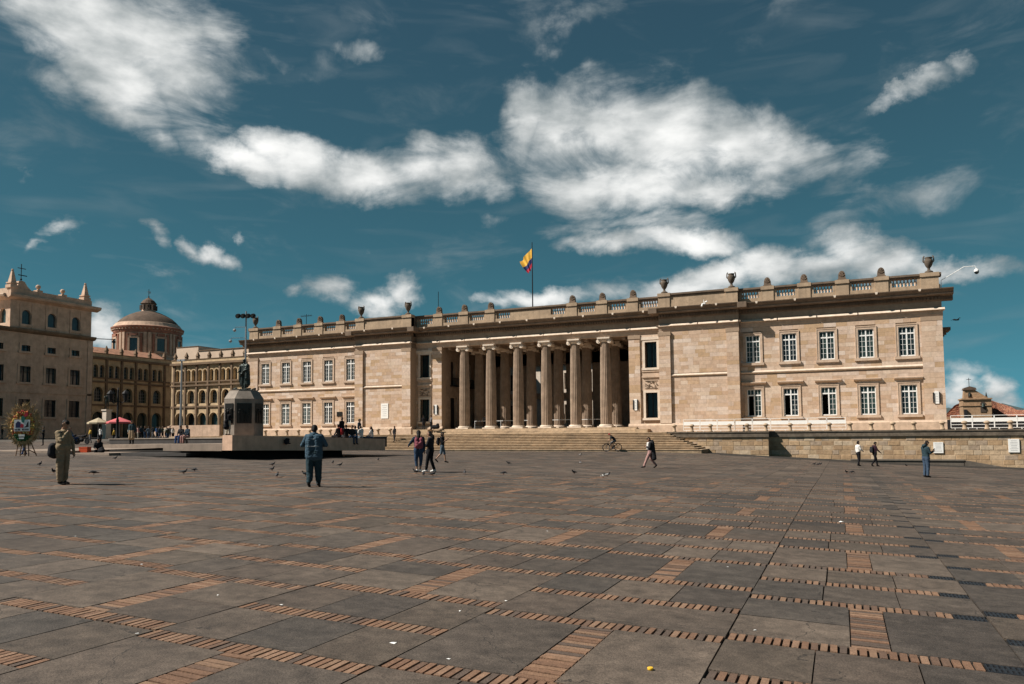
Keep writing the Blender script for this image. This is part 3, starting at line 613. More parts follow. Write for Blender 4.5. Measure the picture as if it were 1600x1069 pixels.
for q in (15.35,-15.35,23.6,-23.6):    # returns of the projecting pavilions
    e=MB(fr(YPV)); sg=-1 if abs(q)<20 else 1; sg*=(1 if q>0 else -1)
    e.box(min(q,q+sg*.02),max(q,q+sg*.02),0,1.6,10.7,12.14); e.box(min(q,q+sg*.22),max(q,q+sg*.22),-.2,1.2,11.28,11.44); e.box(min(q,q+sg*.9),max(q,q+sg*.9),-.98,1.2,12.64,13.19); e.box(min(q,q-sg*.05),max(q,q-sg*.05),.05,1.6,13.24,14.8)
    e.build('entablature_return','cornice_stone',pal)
def pedestal(s,wd,Y):
    p=MB(fr(Y)); p.box(s-wd/2,s+wd/2,-.04,.68,13.3,14.5); p.box(s-wd/2-.06,s+wd/2+.06,-.14,.76,14.5,14.87); return p.build('parapet_pedestal','parapet_stone',pal)
bal=[(.05,0),(.085,.03),(.085,.08),(.045,.12),(.11,.3),(.085,.42),(.045,.55),(.045,.62),(.085,.66),(.085,.74)]
def balusters(s0,s1,Y):
    b=MB(fr(Y)); n=max(2,round((s1-s0)/.29))
    for k in range(n): x=s0+(s1-s0)*(k+.5)/n; b.lathe([(r*1.28,13.72+z) for r,z in bal],x,.32,8,False)
    b.build('balusters','sandstone',pal,True,kind='stuff')
def solid(s0,s1,Y): MB(fr(Y)).box(s0,s1,.06,.6,13.72,14.46).build('parapet_panel','parapet_stone',pal)
# rounded palmette stones and urns on the pedestals
fin=MB(); pts=[(-.42,0),(.42,0),(.42,.12),(.34,.16),(.33,.22)]+[(.33*math.cos(t),.42+.52*math.sin(t)) for t in [math.pi*k/10 for k in range(0,11)]]+[(-.33,.22),(-.34,.16),(-.42,.12)]
fin.ext(pts,-.2,.2)
for k in range(5):
    t=math.pi*(k+.5)/5; fin.tube([(.05*math.cos(t),-.21,.36),(.25*math.cos(t),-.22,.42+.4*math.sin(t))],.03,5,.055)
fme=unit_mesh(fin,'palmette_finial','cornice_stone')
urn=MB(); urn.lathe([(.36,0),(.36,.16),(.28,.22),(.15,.28),(.11,.44),(.13,.5),(.25,.66),(.35,.9),(.385,1.12),(.37,1.26),(.28,1.36),(.32,1.46),(.36,1.52),(.26,1.52)],0,0,18)
for sx in (-1,1): urn.tube([(sx*.34,0,1.05),(sx*.45,0,1.15),(sx*.44,0,1.35),(sx*.42,0,1.58),(sx*.34,0,1.68)],.06,6)
mat('urn_stone',(.115,.09,.068),.9,.25,3,.3,20,stain=.5,stainc=(.05,.04,.032))
ume_=unit_mesh(urn,'urn','urn_stone'); ume_.polygons.foreach_set('use_smooth',[True]*len(ume_.polygons))
def onped(me,name,s,Y):
    o=bpy.data.objects.new(name,me); col.objects.link(o); o.parent=pal; o.location=Vector((C+s,Y+.3,14.86))-org(pal); return o
for sd in (1,-1):
    wp=[40.98,36.9,33.42,29.93,26.43]
    for k,u in enumerate(wp):
        pedestal(sd*u,1.5 if k==0 else 1.17,YW); onped(ume_ if k==0 else fme,'urn' if k==0 else 'palmette_finial',sd*u,YW)
    e=[40.23]+[]
    for a,b in zip(wp,wp[1:]+[23.0]):
        hi=a-(.75 if a>40 else .585); lo=b+.585
        balusters(*sorted((sd*(lo+.3),sd*(hi-.3))),YW); solid(*sorted((sd*lo,sd*(lo+.3))),YW); solid(*sorted((sd*(hi-.3),sd*hi)),YW)
    for u in (15.97,22.95): pedestal(sd*u,1.24,YPV); onped(ume_,'urn',sd*u,YPV)
    solid(*sorted((sd*16.59,sd*22.33)),YPV)
    cp=[12.25,8.72,5.17]
    for u in cp: pedestal(sd*u,1.15,YC); onped(fme,'palmette_finial',sd*u,YC)
    for a,b in ((15.35,12.25+.575),(12.25-.575,8.72+.575),(8.72-.575,5.17+.575),(5.17-.575,2.3)):
        balusters(*sorted((sd*(b+.25),sd*(a-.25))),YC); solid(*sorted((sd*b,sd*(b+.25))),YC); solid(*sorted((sd*(a-.25),sd*a)),YC)
solid(-2.3,2.3,YC)
# windows of the wings
def window(s,z0,z1,Y,upper,opened=False,bay=False):
    T=fr(Y); x0,x1=s-OPW,s+OPW
    f=MB(T)
    for a,b,c,d in ((x0-.2,x0,z0-.02,z1+.22),(x1,x1+.2,z0-.02,z1+.22)): f.box(a,b,-.05,.3,c,d)
    f.box(x0,x1,-.05,.3,z1,z1+.22)
    for a,b in ((x0-.26,x0-.19),(x1+.19,x1+.26)): f.box(a,b,-.085,.02,z0,z1+.27)
    f.box(x0-.19,x1+.19,-.085,.02,z1+.2,z1+.27)
    wdw=f.build('window','sandstone',pal)
    MB(T).box(x0-.37,x1+.37,-.17,.3,z0-.28,z0-.03).build('sill','sandstone',wdw)
    if not upper:
        h=MB(T); h.profx([(.02,z1+.5),(-.08,z1+.5),(-.26,z1+.62),(-.28,z1+.72),(.02,z1+.78)],x0-.52,x1+.52); h.build('hood','sandstone',wdw)
    b=MB(T); D0,D1=.07,.14
    zt=z1-(z1-z0)*.22
    b.box(x0,x0+.07,D0,D1,z0,z1); b.box(x1-.07,x1,D0,D1,z0,z1); b.box(x0+.06,x1-.06,D0,D1,z1-.06,z1); b.box(x0+.06,x1-.06,D0,D1,z0,z0+.10)
    b.box(s-.058,s+.058,D0-.02,D1,z0+.1,z1-.06); b.box(x0+.06,s-.06,D0-.01,D1,zt-.065,zt+.065); b.box(s+.06,x1-.06,D0-.01,D1,zt-.065,zt+.065)
    for si,(a,c) in enumerate(((x0+.06,s-.06),(s+.06,x1-.06))):
        mid=(a+c)/2; b.box(mid-.016,mid+.016,D0+.02,D1,zt+.055,z1-.06)
        if opened and si==0: continue
        b.box(mid-.016,mid+.016,D0+.02,D1,z0+.1,zt-.055)
        for k in range(1,4): zz=z0+.1+(zt-.055-z0-.1)*k/4; b.box(a,mid-.016,D0+.02,D1,zz-.013,zz+.013); b.box(mid+.016,c,D0+.02,D1,zz-.013,zz+.013)
        if si==0 or not opened: b.box(a,a+.03,D0+.01,D1,z0+.1,zt-.055)
    if opened:  # left casement folded inwards
        b.box(x0+.06,x0+.1,D1,D1+.6,z0+.12,zt-.06)
    b.build('casement','white_paint',wdw)
    gl=MB(T); gl.poly([(x0+.03,D1-.015,zt),(x1-.03,D1-.015,zt),(x1-.03,D1-.015,z1-.03),(x0+.03,D1-.015,z1-.03)])
    gl.poly([((s if opened else x0+.03),D1-.015,z0+.05),(x1-.03,D1-.015,z0+.05),(x1-.03,D1-.015,zt),((s if opened else x0+.03),D1-.015,zt)])
    gl.build('glass','glass',wdw)
    r=MB(T); r.box(x0-.3,x1+.3,.61,3.2,z0-.3,z1+.3,skip='f'); r.build('room','interior',wdw)
for sd in (1,-1):
    for k,uc in enumerate((38.85,35.34,31.85,28.35,24.85)):
        window(sd*uc,*wz[0],YW,False,opened=(sd==1 and k in (2,3,4))); window(sd*uc,*wz[1],YW,True)
    # tall dark openings of the centre bay with carved panels between
    sc_=sd*14.15; T=fr(YC)
    for z0,z1 in ((1.63,4.35),(7.08,9.88)):
        f=MB(T); x0,x1=sc_-.65,sc_+.65
        for a,b in ((x0-.25,x0),(x1,x1+.25)): f.box(a,b,-.07,.3,z0-.02,z1+.25)
        f.box(x0,x1,-.07,.3,z1,z1+.25); wdw=f.build('window','sandstone_pale',pal)
        MB(T).box(x0-.35,x1+.35,-.16,.3,z0-.26,z0-.03).build('sill','sandstone_pale',wdw)
        g_=MB(T); g_.poly([(x0,.62,z0),(x1,.62,z0),(x1,.62,z1),(x0,.62,z1)]); g_.build('glass','glass',wdw)
        c_=MB(T); c_.box(x0,x0+.05,.52,.6,z0,z1); c_.box(x1-.05,x1,.52,.6,z0,z1); c_.box(x0,x1,.52,.6,z1-.08,z1); c_.box(sc_-.03,sc_+.03,.52,.6,z0,z1-.08); c_.build('casement','dark_iron',wdw)
    pnl=MB(T); pnl.box(sc_-.98,sc_+.98,-.03,.2,4.6,6.0); pnl.box(sc_-1.0,sc_+1.0,-.17,.2,6.0,6.2); pnl.box(sc_-1.0,sc_+1.0,-.1,.2,6.62,6.8); pnl.box(sc_-.98,sc_+.98,-.02,.2,6.2,6.62); pl_=pnl.build('carved_panel','sandstone',pal)
    rl=MB(T); rq=random.Random(5)
    for k in range(26): a=rq.uniform(-.6,.6); z=rq.uniform(4.88,5.55); rl.tube([(sc_+a,-.05,z),(sc_+a+rq.uniform(-.2,.2),-.1,z+rq.uniform(-.15,.15))],.035,5)
    for q in ((-.68,.68,4.8,4.84),(-.68,.68,5.62,5.66)): rl.box(sc_+q[0],sc_+q[1],-.08,0,q[2],q[3])
    rl.build('relief','cornice_stone',pl_)
    MB(T).box(sc_-1.2,sc_+1.2,-.12,.1,10.12,10.45).build('window_lintel','sandstone_pale',pal)
# stone facing: the blocks one can pick apart
blocks.sort(key=lambda b:-(b[1]-b[0])*(b[4]-b[3])/((b[0]+6)**2+b[2]**2+200))
ubk=MB().box(-.5,.5,0,1,-.5,.5,skip='k'); bme=unit_mesh(ubk,'stone_block','ashlar')
for b in blocks[:300]:
    o=bpy.data.objects.new('stone_block',bme); col.objects.link(o); o.parent=pal
    o.location=Vector(((b[0]+b[1])/2,b[2]+rs.uniform(-.004,.004),(b[3]+b[4])/2))-org(pal); o.scale=(b[1]-b[0]-.009,.05,b[4]-b[3]-.009)
f=MB()
for b in blocks[300:]:
    d=b[2]+rs.uniform(-.004,.004); f.box(b[0]+.0045,b[1]-.0045,d,d+.05,b[3]+.0045,b[4]-.0045,skip='k')
f.build('stone_facing','ashlar',pal,kind='stuff')
# portico
pf=MB(fr(YC)); pf.box(-11.72,11.72,-.2,14,FZ-.3,FZ); pf.build('portico_floor','step_stone',pal)
for k in range(4):
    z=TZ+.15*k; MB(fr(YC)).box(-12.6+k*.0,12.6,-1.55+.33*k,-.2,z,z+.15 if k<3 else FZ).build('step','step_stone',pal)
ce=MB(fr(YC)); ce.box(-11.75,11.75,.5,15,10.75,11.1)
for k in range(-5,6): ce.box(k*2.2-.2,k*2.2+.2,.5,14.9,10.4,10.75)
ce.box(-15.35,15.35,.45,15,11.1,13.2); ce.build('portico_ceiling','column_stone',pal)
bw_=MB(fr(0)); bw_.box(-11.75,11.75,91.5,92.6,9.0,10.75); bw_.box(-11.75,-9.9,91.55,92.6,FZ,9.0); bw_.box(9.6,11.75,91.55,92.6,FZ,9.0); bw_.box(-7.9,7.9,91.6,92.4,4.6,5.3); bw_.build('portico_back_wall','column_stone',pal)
rf=MB(fr(YW)); rf.box(15.4,41.8,.3,34,12.9,13.22); rf.box(-41.8,-15.4,.3,34,12.9,13.22); rf.build('roof','cornice_stone',pal)
for sd in (1,-1):
    wl=MB(fr(YC)); x=11.75*sd; ops_=[]
    T2=lambda s,d,z,x=x,sd=sd:(C+x+sd*d,YC+s,z)
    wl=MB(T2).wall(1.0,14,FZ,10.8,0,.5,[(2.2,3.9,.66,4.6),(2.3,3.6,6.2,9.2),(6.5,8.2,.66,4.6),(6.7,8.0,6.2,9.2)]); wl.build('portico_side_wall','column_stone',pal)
    dk=MB(T2)
    for (a,b,c,d) in ((2.2,3.9,.66,4.6),(2.3,3.6,6.2,9.2),(6.5,8.2,.66,4.6),(6.7,8.0,6.2,9.2)): dk.box(a,b,.4,.45,c,d)
    dk.build('doorway','dark_iron',pal)
    bl=MB(T2)
    for a,b in ((2.1,3.8),(6.5,8.2)):
        bl.box(a,b,-.5,0,6.0,6.15)
        for k in range(13): q=a+(b-a)*k/12; bl.box(q-.015,q+.015,-.48,-.45,6.15,7.0)
        bl.box(a,b,-.5,-.43,7.0,7.06)
    bl.build('balcony','dark_iron',pal)
def flut(k): return 1.0 if k%3 else .90
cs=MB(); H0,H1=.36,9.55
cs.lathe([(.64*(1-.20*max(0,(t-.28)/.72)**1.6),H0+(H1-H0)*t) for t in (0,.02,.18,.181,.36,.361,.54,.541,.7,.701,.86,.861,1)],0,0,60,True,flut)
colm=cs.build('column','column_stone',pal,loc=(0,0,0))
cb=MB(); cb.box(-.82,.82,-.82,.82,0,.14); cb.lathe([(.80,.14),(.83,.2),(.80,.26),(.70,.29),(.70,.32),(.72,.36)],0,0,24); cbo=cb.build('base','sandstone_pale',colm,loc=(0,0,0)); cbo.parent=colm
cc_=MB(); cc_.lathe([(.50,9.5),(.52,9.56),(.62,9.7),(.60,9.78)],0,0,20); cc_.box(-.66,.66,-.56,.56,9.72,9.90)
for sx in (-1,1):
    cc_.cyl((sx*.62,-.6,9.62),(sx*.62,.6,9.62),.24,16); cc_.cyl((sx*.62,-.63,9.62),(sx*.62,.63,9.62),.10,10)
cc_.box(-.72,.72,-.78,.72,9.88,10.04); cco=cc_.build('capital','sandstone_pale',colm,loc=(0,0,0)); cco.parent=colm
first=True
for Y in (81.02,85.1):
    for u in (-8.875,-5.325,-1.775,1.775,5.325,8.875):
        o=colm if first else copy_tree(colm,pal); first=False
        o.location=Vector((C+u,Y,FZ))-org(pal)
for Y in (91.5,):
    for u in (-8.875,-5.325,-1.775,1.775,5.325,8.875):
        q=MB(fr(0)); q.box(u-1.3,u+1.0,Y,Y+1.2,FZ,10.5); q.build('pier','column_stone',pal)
# rope barrier between the columns
rp=MB(fr(0))
for u in (-8.2,-4.7,1.2,4.6): rp.cyl((u,82.4,FZ),(u,82.4,FZ+1.0),.03,6)
for a,b in ((-8.2,-4.7),(-4.7,-1.2),(1.2,4.6),(4.6,8.2)): rp.box(a,b,82.38,82.42,FZ+.92,FZ+.98)
rb=rp.build('rope_barrier','white_paint',None,loc=(C,82.4,FZ)); tag(rb,'low pale barrier rail across the gaps behind the front columns','barrier')
# sunlit court wall behind the portico
cw=thing('courtyard_wing',(C,112,TZ),'sunlit inner courtyard wing seen through the portico columns','building')
ops_=[(k*3.2-.7,k*3.2+.7,z0,z1) for k in range(-6,7) for z0,z1 in ((1.6,4.6),(7.0,9.6))]
MB(fr(112)).wall(-24,24,TZ,13,0,.6,ops_).build('wall','sandstone_pale',cw)
d=MB(fr(112)); d.box(-24,24,.7,.8,TZ,13); d.build('inner_wall','interior',cw)
c_=MB(fr(112)); c_.box(-24,24,-.5,0,10.9,11.5); c_.box(-24,24,-.25,0,5.6,6.0); c_.build('cornice','cornice_stone',cw)
# ------------------------------------------------------------------ terrace, stairs and retaining wall
tf=MB(); tf.box(-80,-6.0,71.2,80.0,-3,TZ); tf.box(-6.0,46,72.2,79.96,-4.2,TZ); tf.box(9.4,46,79.96,120,-4.2,TZ)
t_=tf.build('terrace_floor','step_stone',None); tag(t_,'flat stone terrace in front of the palace','terrace',kind='structure')
stair=thing('staircase',(-40,67.2,-1.67),'wide flight of stone steps climbing from the square to the palace','stairs')
NS=11; RI=(TZ+1.66)/NS
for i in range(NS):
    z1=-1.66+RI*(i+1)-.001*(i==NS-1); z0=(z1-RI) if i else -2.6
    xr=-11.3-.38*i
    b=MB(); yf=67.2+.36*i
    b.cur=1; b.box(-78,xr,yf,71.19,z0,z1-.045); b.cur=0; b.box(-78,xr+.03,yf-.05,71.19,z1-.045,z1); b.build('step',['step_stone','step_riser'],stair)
rw=thing('terrace_wall',(2,72,-2.6),'rough block retaining wall with dark coping below the palace terrace','wall')
co=MB(); co.box(-15.6,-5.94,71.0,71.24,-.06,TZ+.02); co.box(-15.6,-5.97,71.06,71.24,-.46,-.06); co.box(-5.94,46,72.0,72.24,-.06,TZ+.02); co.box(-5.97,46,72.06,72.24,-.46,-.06); co.box(-6.2,-5.94,71.24,72.0,-.06,TZ+.02); co.box(-6.2,-5.97,71.24,72.06,-.46,-.06)
co.build('coping','cap_stone',rw)
cr=MB(); cr.box(-15.6,-6.02,71.23,71.5,-4,-.46); cr.box(-6.3,46,72.23,72.5,-4.4,-.46); cr.box(-6.3,-6.02,71.5,72.23,-4,-.46); cr.build('core','wall_joint',rw)
wb=[]
rw_r=random.Random(11)
for (xa,xb,Y) in ((-15.4,-6.0,71.19),(-5.98,24,72.19)):
    z=-.46
    while z>-4:
        h=.40; x=xa-rw_r.uniform(0,.5)
        while x<xb:
            wd=rw_r.uniform(.5,1.05); a,b=max(x,xa),min(x+wd,xb)
            if z-.05>gf((a+b)/2,Y-.2) and b-a>.1: wb.append((a,b,Y,z-h,z))
            x+=wd
        z-=h
wb.sort(key=lambda b:-(b[1]-b[0])/(abs(b[0]-4)+20))
wbm=MB(); wbm.v=[(-.5,0,-.5),(.5,0,-.5),(.5,0,.5),(-.5,0,.5),(-.47,-.03,-.44),(.47,-.03,-.44),(.47,-.03,.44),(-.47,-.03,.44)]
wbm.f=[(4,5,6,7),(0,1,5,4),(1,2,6,5),(2,3,7,6),(3,0,4,7)]; wbm.m=[0]*5
wbme=unit_mesh(wbm,'stone_block','wall_block')
for b in wb[:300]:
    o=bpy.data.objects.new('stone_block',wbme); col.objects.link(o); o.parent=rw
    o.location=Vector(((b[0]+b[1])/2,b[2]+.03+rw_r.uniform(-.012,.012),(b[3]+b[4])/2))-org(rw); o.scale=(b[1]-b[0]-.015,1.3,b[4]-b[3]-.015)
f=MB()
for b in wb[300:]: f.box(b[0]+.008,b[1]-.008,b[2],b[2]+.04,b[3]+.008,b[4]-.008,skip='k')
f.build('stone_facing','wall_block',rw,kind='stuff')
mat('ledge_stone',(.13,.11,.09),.85,.2,2,stain=.4,stainc=(.05,.043,.036))
be=MB(); be.box(.7,9.1,71.1,72.17,-3.4,-2.52); be.box(.66,9.14,71.02,72.17,-2.52,-2.42)
be.extz([(9.14,71.1),(11.9,71.1),(11.9,72.17),(9.14,72.17)],-3.6,-3.05)
be.poly([(9.14,71.08,-2.45),(11.9,71.08,-3.0),(11.9,72.17,-3.0),(9.14,72.17,-2.45)]); be.poly([(9.14,71.08,-2.45),(11.9,71.08,-3.0),(11.9,71.08,-3.3),(9.14,71.08,-3.3)])
lb=be.build('stone_ledge','ledge_stone',None,loc=(5,71.6,-3)); tag(lb,'low dark stone ledge with ramped end at the foot of the terrace wall','ledge')
# bollards along the terrace edge
bo=MB(); bo.lathe([(.20,0),(.20,.08),(.15,.12),(.14,.46),(.17,.5),(.24,.54),(.24,.6),(.17,.68),(.06,.73)],0,0,12); bom=unit_mesh(bo,'stone_bollard','parapet_stone'); bom.polygons.foreach_set('use_smooth',[True]*len(bom.polygons))
def inst(me,name,loc,rz=0,label=None,cat=None,group=None,sc_=1):
    o=bpy.data.objects.new(name,me); col.objects.link(o); o.location=loc; o.rotation_euler=(0,0,rz); o.scale=(sc_,)*3
    return tag(o,label,cat,group)
ORD=['first','second','third','fourth','fifth','sixth','seventh','eighth','ninth','tenth']
for k,x in enumerate((-14.5,-12.86,-11.15,-9.41,-7.87,-6.24)): inst(bom,'stone_bollard',(x,71.55,TZ),0,'%s squat stone bollard from the stair head on the terrace edge'%ORD[k],'bollard','bollards along the terrace edge')
for k,x in enumerate((-4.22,-2.60,-.95,.73)): inst(bom,'stone_bollard',(x,72.55,TZ),0,'%s squat stone bollard past the step in the terrace wall'%ORD[k],'bollard','bollards along the terrace edge')
for k,x in enumerate((2.42,4.09,5.7,7.83)): inst(bom,'stone_bollard',(x,72.55,TZ),0,'%s squat stone bollard past the barriers, before bare wing plinth'%ORD[k],'bollard','bollards along the terrace edge')
for k,x in enumerate((9.45,11.05,12.7,14.3,16)): inst(bom,'stone_bollard',(x,72.55,TZ),0,'%s squat stone bollard past the palace corner, before white barriers'%ORD[k],'bollard','bollards along the terrace edge')
for k,x in enumerate((-64.1,-62.4,-60.8,-59.1,-57.4,-55.9,-54.5,-47.9,-46.3)): inst(bom,'stone_bollard',(x,71.65,TZ-.02),0,'%s squat stone bollard from the statue pedestal, behind the monument parapet'%ORD[k],'bollard','bollards along the terrace edge')
# white crowd barriers
def barrier():
    r=empty('crowd_barrier',(0,0,0)); W=1.56
    f=MB()
    for a,b in (((0,0,.14),(W,0,.14)),((0,0,1.18),(W,0,1.18)),((0,0,.14),(0,0,1.18)),((W,0,.14),(W,0,1.18)),((0,0,.42),(W,0,.42)),((0,0,.66),(W,0,.66))): f.cyl(a,b,.022,6)
    f.build('frame','white_paint',r)
    p=MB().box(.03,W-.03,-.012,.012,.67,.98); p.build('panel','white_paint',r)
    for x in (.3,1.26):
        q=MB(); q.cyl((x,-.28,.02),(x,.28,.02),.02,6); q.cyl((x,0,.02),(x,0,.14),.02,6); q.build('foot','white_paint',r)
    return r
b0=barrier(); b0.location=(-14.1,74,TZ); tag(b0,'first white metal crowd barrier from the stair head','barrier','white barriers on the terrace')
for k in range(1,3):
    c=copy_tree(b0); c.location=(-14.1+1.62*k,74,TZ); tag(c,'%s white metal crowd barrier from the stair head'%ORD[k])
for k in range(3,9):
    c=copy_tree(b0); c.location=(-14.1+1.62*k,74+.02*k,TZ); tag(c,'%s white metal crowd barrier from the stair head'%ORD[k])
for k in range(5):
    c=copy_tree(b0); c.location=(8.64+1.6*k,74,TZ); tag(c,'%s white metal crowd barrier past the palace corner'%ORD[k])
df=MB(); df.box(8.9,30,78.6,78.75,TZ,.95); d_=df.build('dark_backdrop','dark_iron',None,loc=(18,78.7,TZ)); tag(d_,'added low black sheet in place of the shadowed gap behind the barriers past the corner','backdrop')  # added sheet, stands in for the shadowed dark gap behind the barriers
# plaques
def plaque(X,Y,z0,z1,wd,label,m='marble',frame=None,lines=6,pcat='plaque'):
    r=thing('wall_plaque',(X,Y,z0),label,pcat)
    MB().box(X-wd/2,X+wd/2,Y-.05,Y+.02,z0,z1).build('slab',m,r)
    l=MB(); n=lines; rq=random.Random(int(X*10)); h=(z1-z0)
    for k in range(n):
        z=z1-h*(k+1.2)/(n+1.4); a=rq.uniform(.26,.38)*wd; l.box(X-a,X+a,Y-.054,Y-.05,z,z+h*.022)
    l.build('inscription','galvanised' if m=='marble' else 'bronze',r)
    if frame:
        f=MB()
        for sx in (-1,1): f.box(X+sx*(wd/2+.06)-.05,X+sx*(wd/2+.06)+.05,Y-.12,Y+.02,z0+.1,z1-.1)
        f.build('side_lamp','dark_iron',r)
plaque(8.26,YW-.15,2.48,3.62,.38,'slim white plaque with dark side lamps on the palace corner pilaster',frame=1)
plaque(-20.46,YC-.15,2.45,3.69,.34,'slim white plaque with dark side lamps on the portico pier beside the cyclist\'s stairs',frame=1)
plaque(-45.37,YC-.15,2.46,3.66,.34,'slim white plaque with dark side lamps on the pier by the shaded doorway',frame=1)
plaque(-52.03,YPV-.01,2.06,3.93,1.05,'large white marble plaque on the blank pavilion wall behind the seated people')
plaque(-59.37,YW-.01,2.45,3.05,.84,'small dark bronze plaque between two ground floor windows',m='bronze_plate',lines=3)
plaque(7.42,72.15,-1.9,-.99,.72,'pale stone plaque on the terrace wall behind the man with a phone',lines=7)
plaque(12.78,72.15,-1.83,-.75,.76,'pale stone plaque on the terrace wall beyond the ramped ledge end',lines=7)
# flag on the roof
fp=thing('flagpole',(-33.9,84,13.2),'dark flagpole with limp yellow, blue and red flag on the roof','flagpole')
MB().tube([(-33.9,84,13.2),(-33.9,84,23.4)],.09,8,.05).build('pole','dark_iron',fp)
fl=MB(); fl.box(-34.1,-33.7,83.8,84.2,13.2,13.5); fl.build('foot','dark_iron',fp)
fg=MB(); NU,NV=18,14
gr=[]
for j in range(NV+1):
    v=j/NV; row=[]
    for i in range(NU+1):
        u=i/NU
        # cloth hangs from the hoist, its upper fly corner blown out
        droop=u*(1.0-.55*(1-v)) ; x=-1.75*u*(1-.72*v)*(1-.1*u)+.10*math.sin(9*u+3*v)*u; z=-.35-2.3*v-1.55*u*(1-.35*v)+.25*u*u*v; y=.16*math.sin(10*u+4*v)*u+.12*math.sin(17*u)*u
        row.append(fg.vert((-33.95+x,84+y,23.0+z)))
    gr.append(row)
for j in range(NV):
    fg.cur=0 if j<NV*.5 else (1 if j<NV*.75 else 2)
    for i in range(NU): fg.face((gr[j][i],gr[j][i+1],gr[j+1][i+1],gr[j+1][i]))
mat('flag_yellow',(.75,.42,.06),.8,.1); mat('flag_blue',(.02,.03,.12),.8,.1); mat('flag_red',(.5,.03,.06),.8,.1)
fg.build('flag',['flag_yellow','flag_blue','flag_red'],fp,True)
# roof aerials and cameras
def aerial(x,y,z0,h,lab,bars=5):
    r=thing('roof_aerial',(x,y,z0),lab,'aerial'); MB().cyl((x,y,z0),(x,y,z0+h),.04,5).build('mast','dark_iron',r)
    if bars:
        q=MB(); q.cyl((x-.9,y,z0+h-.25),(x+.9,y,z0+h-.25),.025,4)
        for k in range(bars): a=x-.8+1.6*k/(bars-1); q.cyl((a,y-.35,z0+h-.25),(a,y+.35,z0+h-.25),.02,4); q.cyl((a,y,z0+h-.4),(a,y,z0+h-.05),.02,4)
        q.build('dipoles','dark_iron',r)
aerial(-68.5,84.5,13.2,3.9,'combed television aerial on a mast above the left wing roof')
aerial(-69.6,84.5,13.2,2.0,'short bare rod on the roof beside the combed aerial',0); aerial(-67.4,84.5,13.2,2.1,'slightly taller bare rod on the roof near the combed aerial',0)
aerial(-47.0,84,13.2,5.2,'tall hair-thin rod aerial rising beside the pavilion urn',0)
cm=thing('dome_camera',(9.0,80.3,13.3),'white dome camera on a bent arm at the roof corner','camera')
MB().tube([(9.1,80.3,13.25),(9.1,80.3,14.1),(11.0,80.3,15.2),(11.9,80.3,15.2),(12.0,80.3,14.9)],.03,8).build('arm','white_paint',cm)
q=MB(); q.ball((12.0,80.3,14.62),.2,10,7); q.build('dome','glass',cm,True); q=MB(); q.lathe([(.21,14.66),(.2,14.8),(.1,14.92)],12.0,80.3,10); q.build('housing','white_paint',cm)
cm=thing('bullet_camera',(-12.6,78.4,13.2),'white camera cluster on the pavilion cornice edge','camera')
q=MB(); q.box(-12.75,-12.4,78.35,78.55,13.24,13.34); q.cyl((-12.7,78.35,13.25),(-12.75,78.1,12.95),.08,8); q.cyl((-12.45,78.35,13.4),(-12.15,78.15,13.48),.07,8); q.cyl((-12.58,78.45,13.3),(-12.58,78.45,13.7),.03,6); q.build('body','white_paint',cm)
# ------------------------------------------------------------------ monument
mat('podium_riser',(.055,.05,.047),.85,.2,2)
mon=thing('monument_podium',(-38,40,-1.3),'stone monument podium with a long overhanging parapet wall and stacked slabs','podium')
def slope_box(name,x0,x1,y0,y1,zb0,zt0,zb1,zt1,m,par=mon):
    b=MB(); p=[(x0,y0,zb0),(x1,y0,zb0),(x1,y1,zb1),(x0,y1,zb1),(x0,y0,zt0),(x1,y0,zt0),(x1,y1,zt1),(x0,y1,zt1)]; a=[b.vert(q) for q in p]
    for q in ((3,2,1,0),(4,5,6,7),(0,1,5,4),(2,3,7,6),(3,0,4,7),(1,2,6,5)): b.face([a[i] for i in q])
    return b.build(name,m,par)
slope_box('parapet_wall',-32.43,-31.7,32.75,41.5,-.80,.075,-1.0,-.12,'parapet_shade_lift'); slope_box('parapet_wall',-32.45,-31.705,41.508,48.4,-1.0,-.12,-1.17,-.29,'parapet_shade_lift')
slope_box('recessed_base',-46,-33.3,36.2,45.2,-2.2,-.86,-2.2,-1.06,'podium_gap_shade')
slope_box('overhang_slab',-34.6,-32.45,33.6,48.3,-.82,-.46,-1.17,-.75,'podium_stone')
slope_box('platform_slab',-39.5,-34.62,34.9,41,-.88,-.45,-.88,-.47,'podium_stone')
slope_box('platform_slab',-47,-39.52,36.2,41,-.72,-.48,-.72,-.5,'podium_stone')
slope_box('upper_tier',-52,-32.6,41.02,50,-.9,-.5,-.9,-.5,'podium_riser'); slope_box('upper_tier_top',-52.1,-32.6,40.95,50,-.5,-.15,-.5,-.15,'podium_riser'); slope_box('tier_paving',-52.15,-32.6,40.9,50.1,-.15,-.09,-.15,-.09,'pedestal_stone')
slope_box('lower_slab',-46.5,-37.2,34.6,37,-1.2,-1.02,-1.2,-1.02,'podium_riser'); slope_box('lower_slab',-48.5,-43,33.8,37,-1.6,-1.0,-1.6,-.98,'podium_stone')
slope_box('front_step',-56,-46.5,33.4,42,-1.6,-.86,-1.6,-.82,'podium_stone')
slope_box('joint_strip',-35.5,-35.46,33.2,34.8,-1.5,-1.285,-1.5,-1.29,'podium_stone')
px,py=-33.95,36.0
def octo(s,c):  # square of half side s with chamfers of width c
    k=s-c; return [(px-k,py-s),(px+k,py-s),(px+s,py-k),(px+s,py+k),(px+k,py+s),(px-k,py+s),(px-s,py+k),(px-s,py-k)]
ped=thing('statue_pedestal',(px,py,-.45),'chamfered grey stone pedestal with dark bronze relief plates','pedestal')
b=MB(); b.extz(octo(1.26,.82),-.46,.0); b.build('foot','pedestal_stone',ped)
b=MB(); b.extz(octo(1.2,.79),.0,2.28)
b.build('shaft','pedestal_stone',ped)
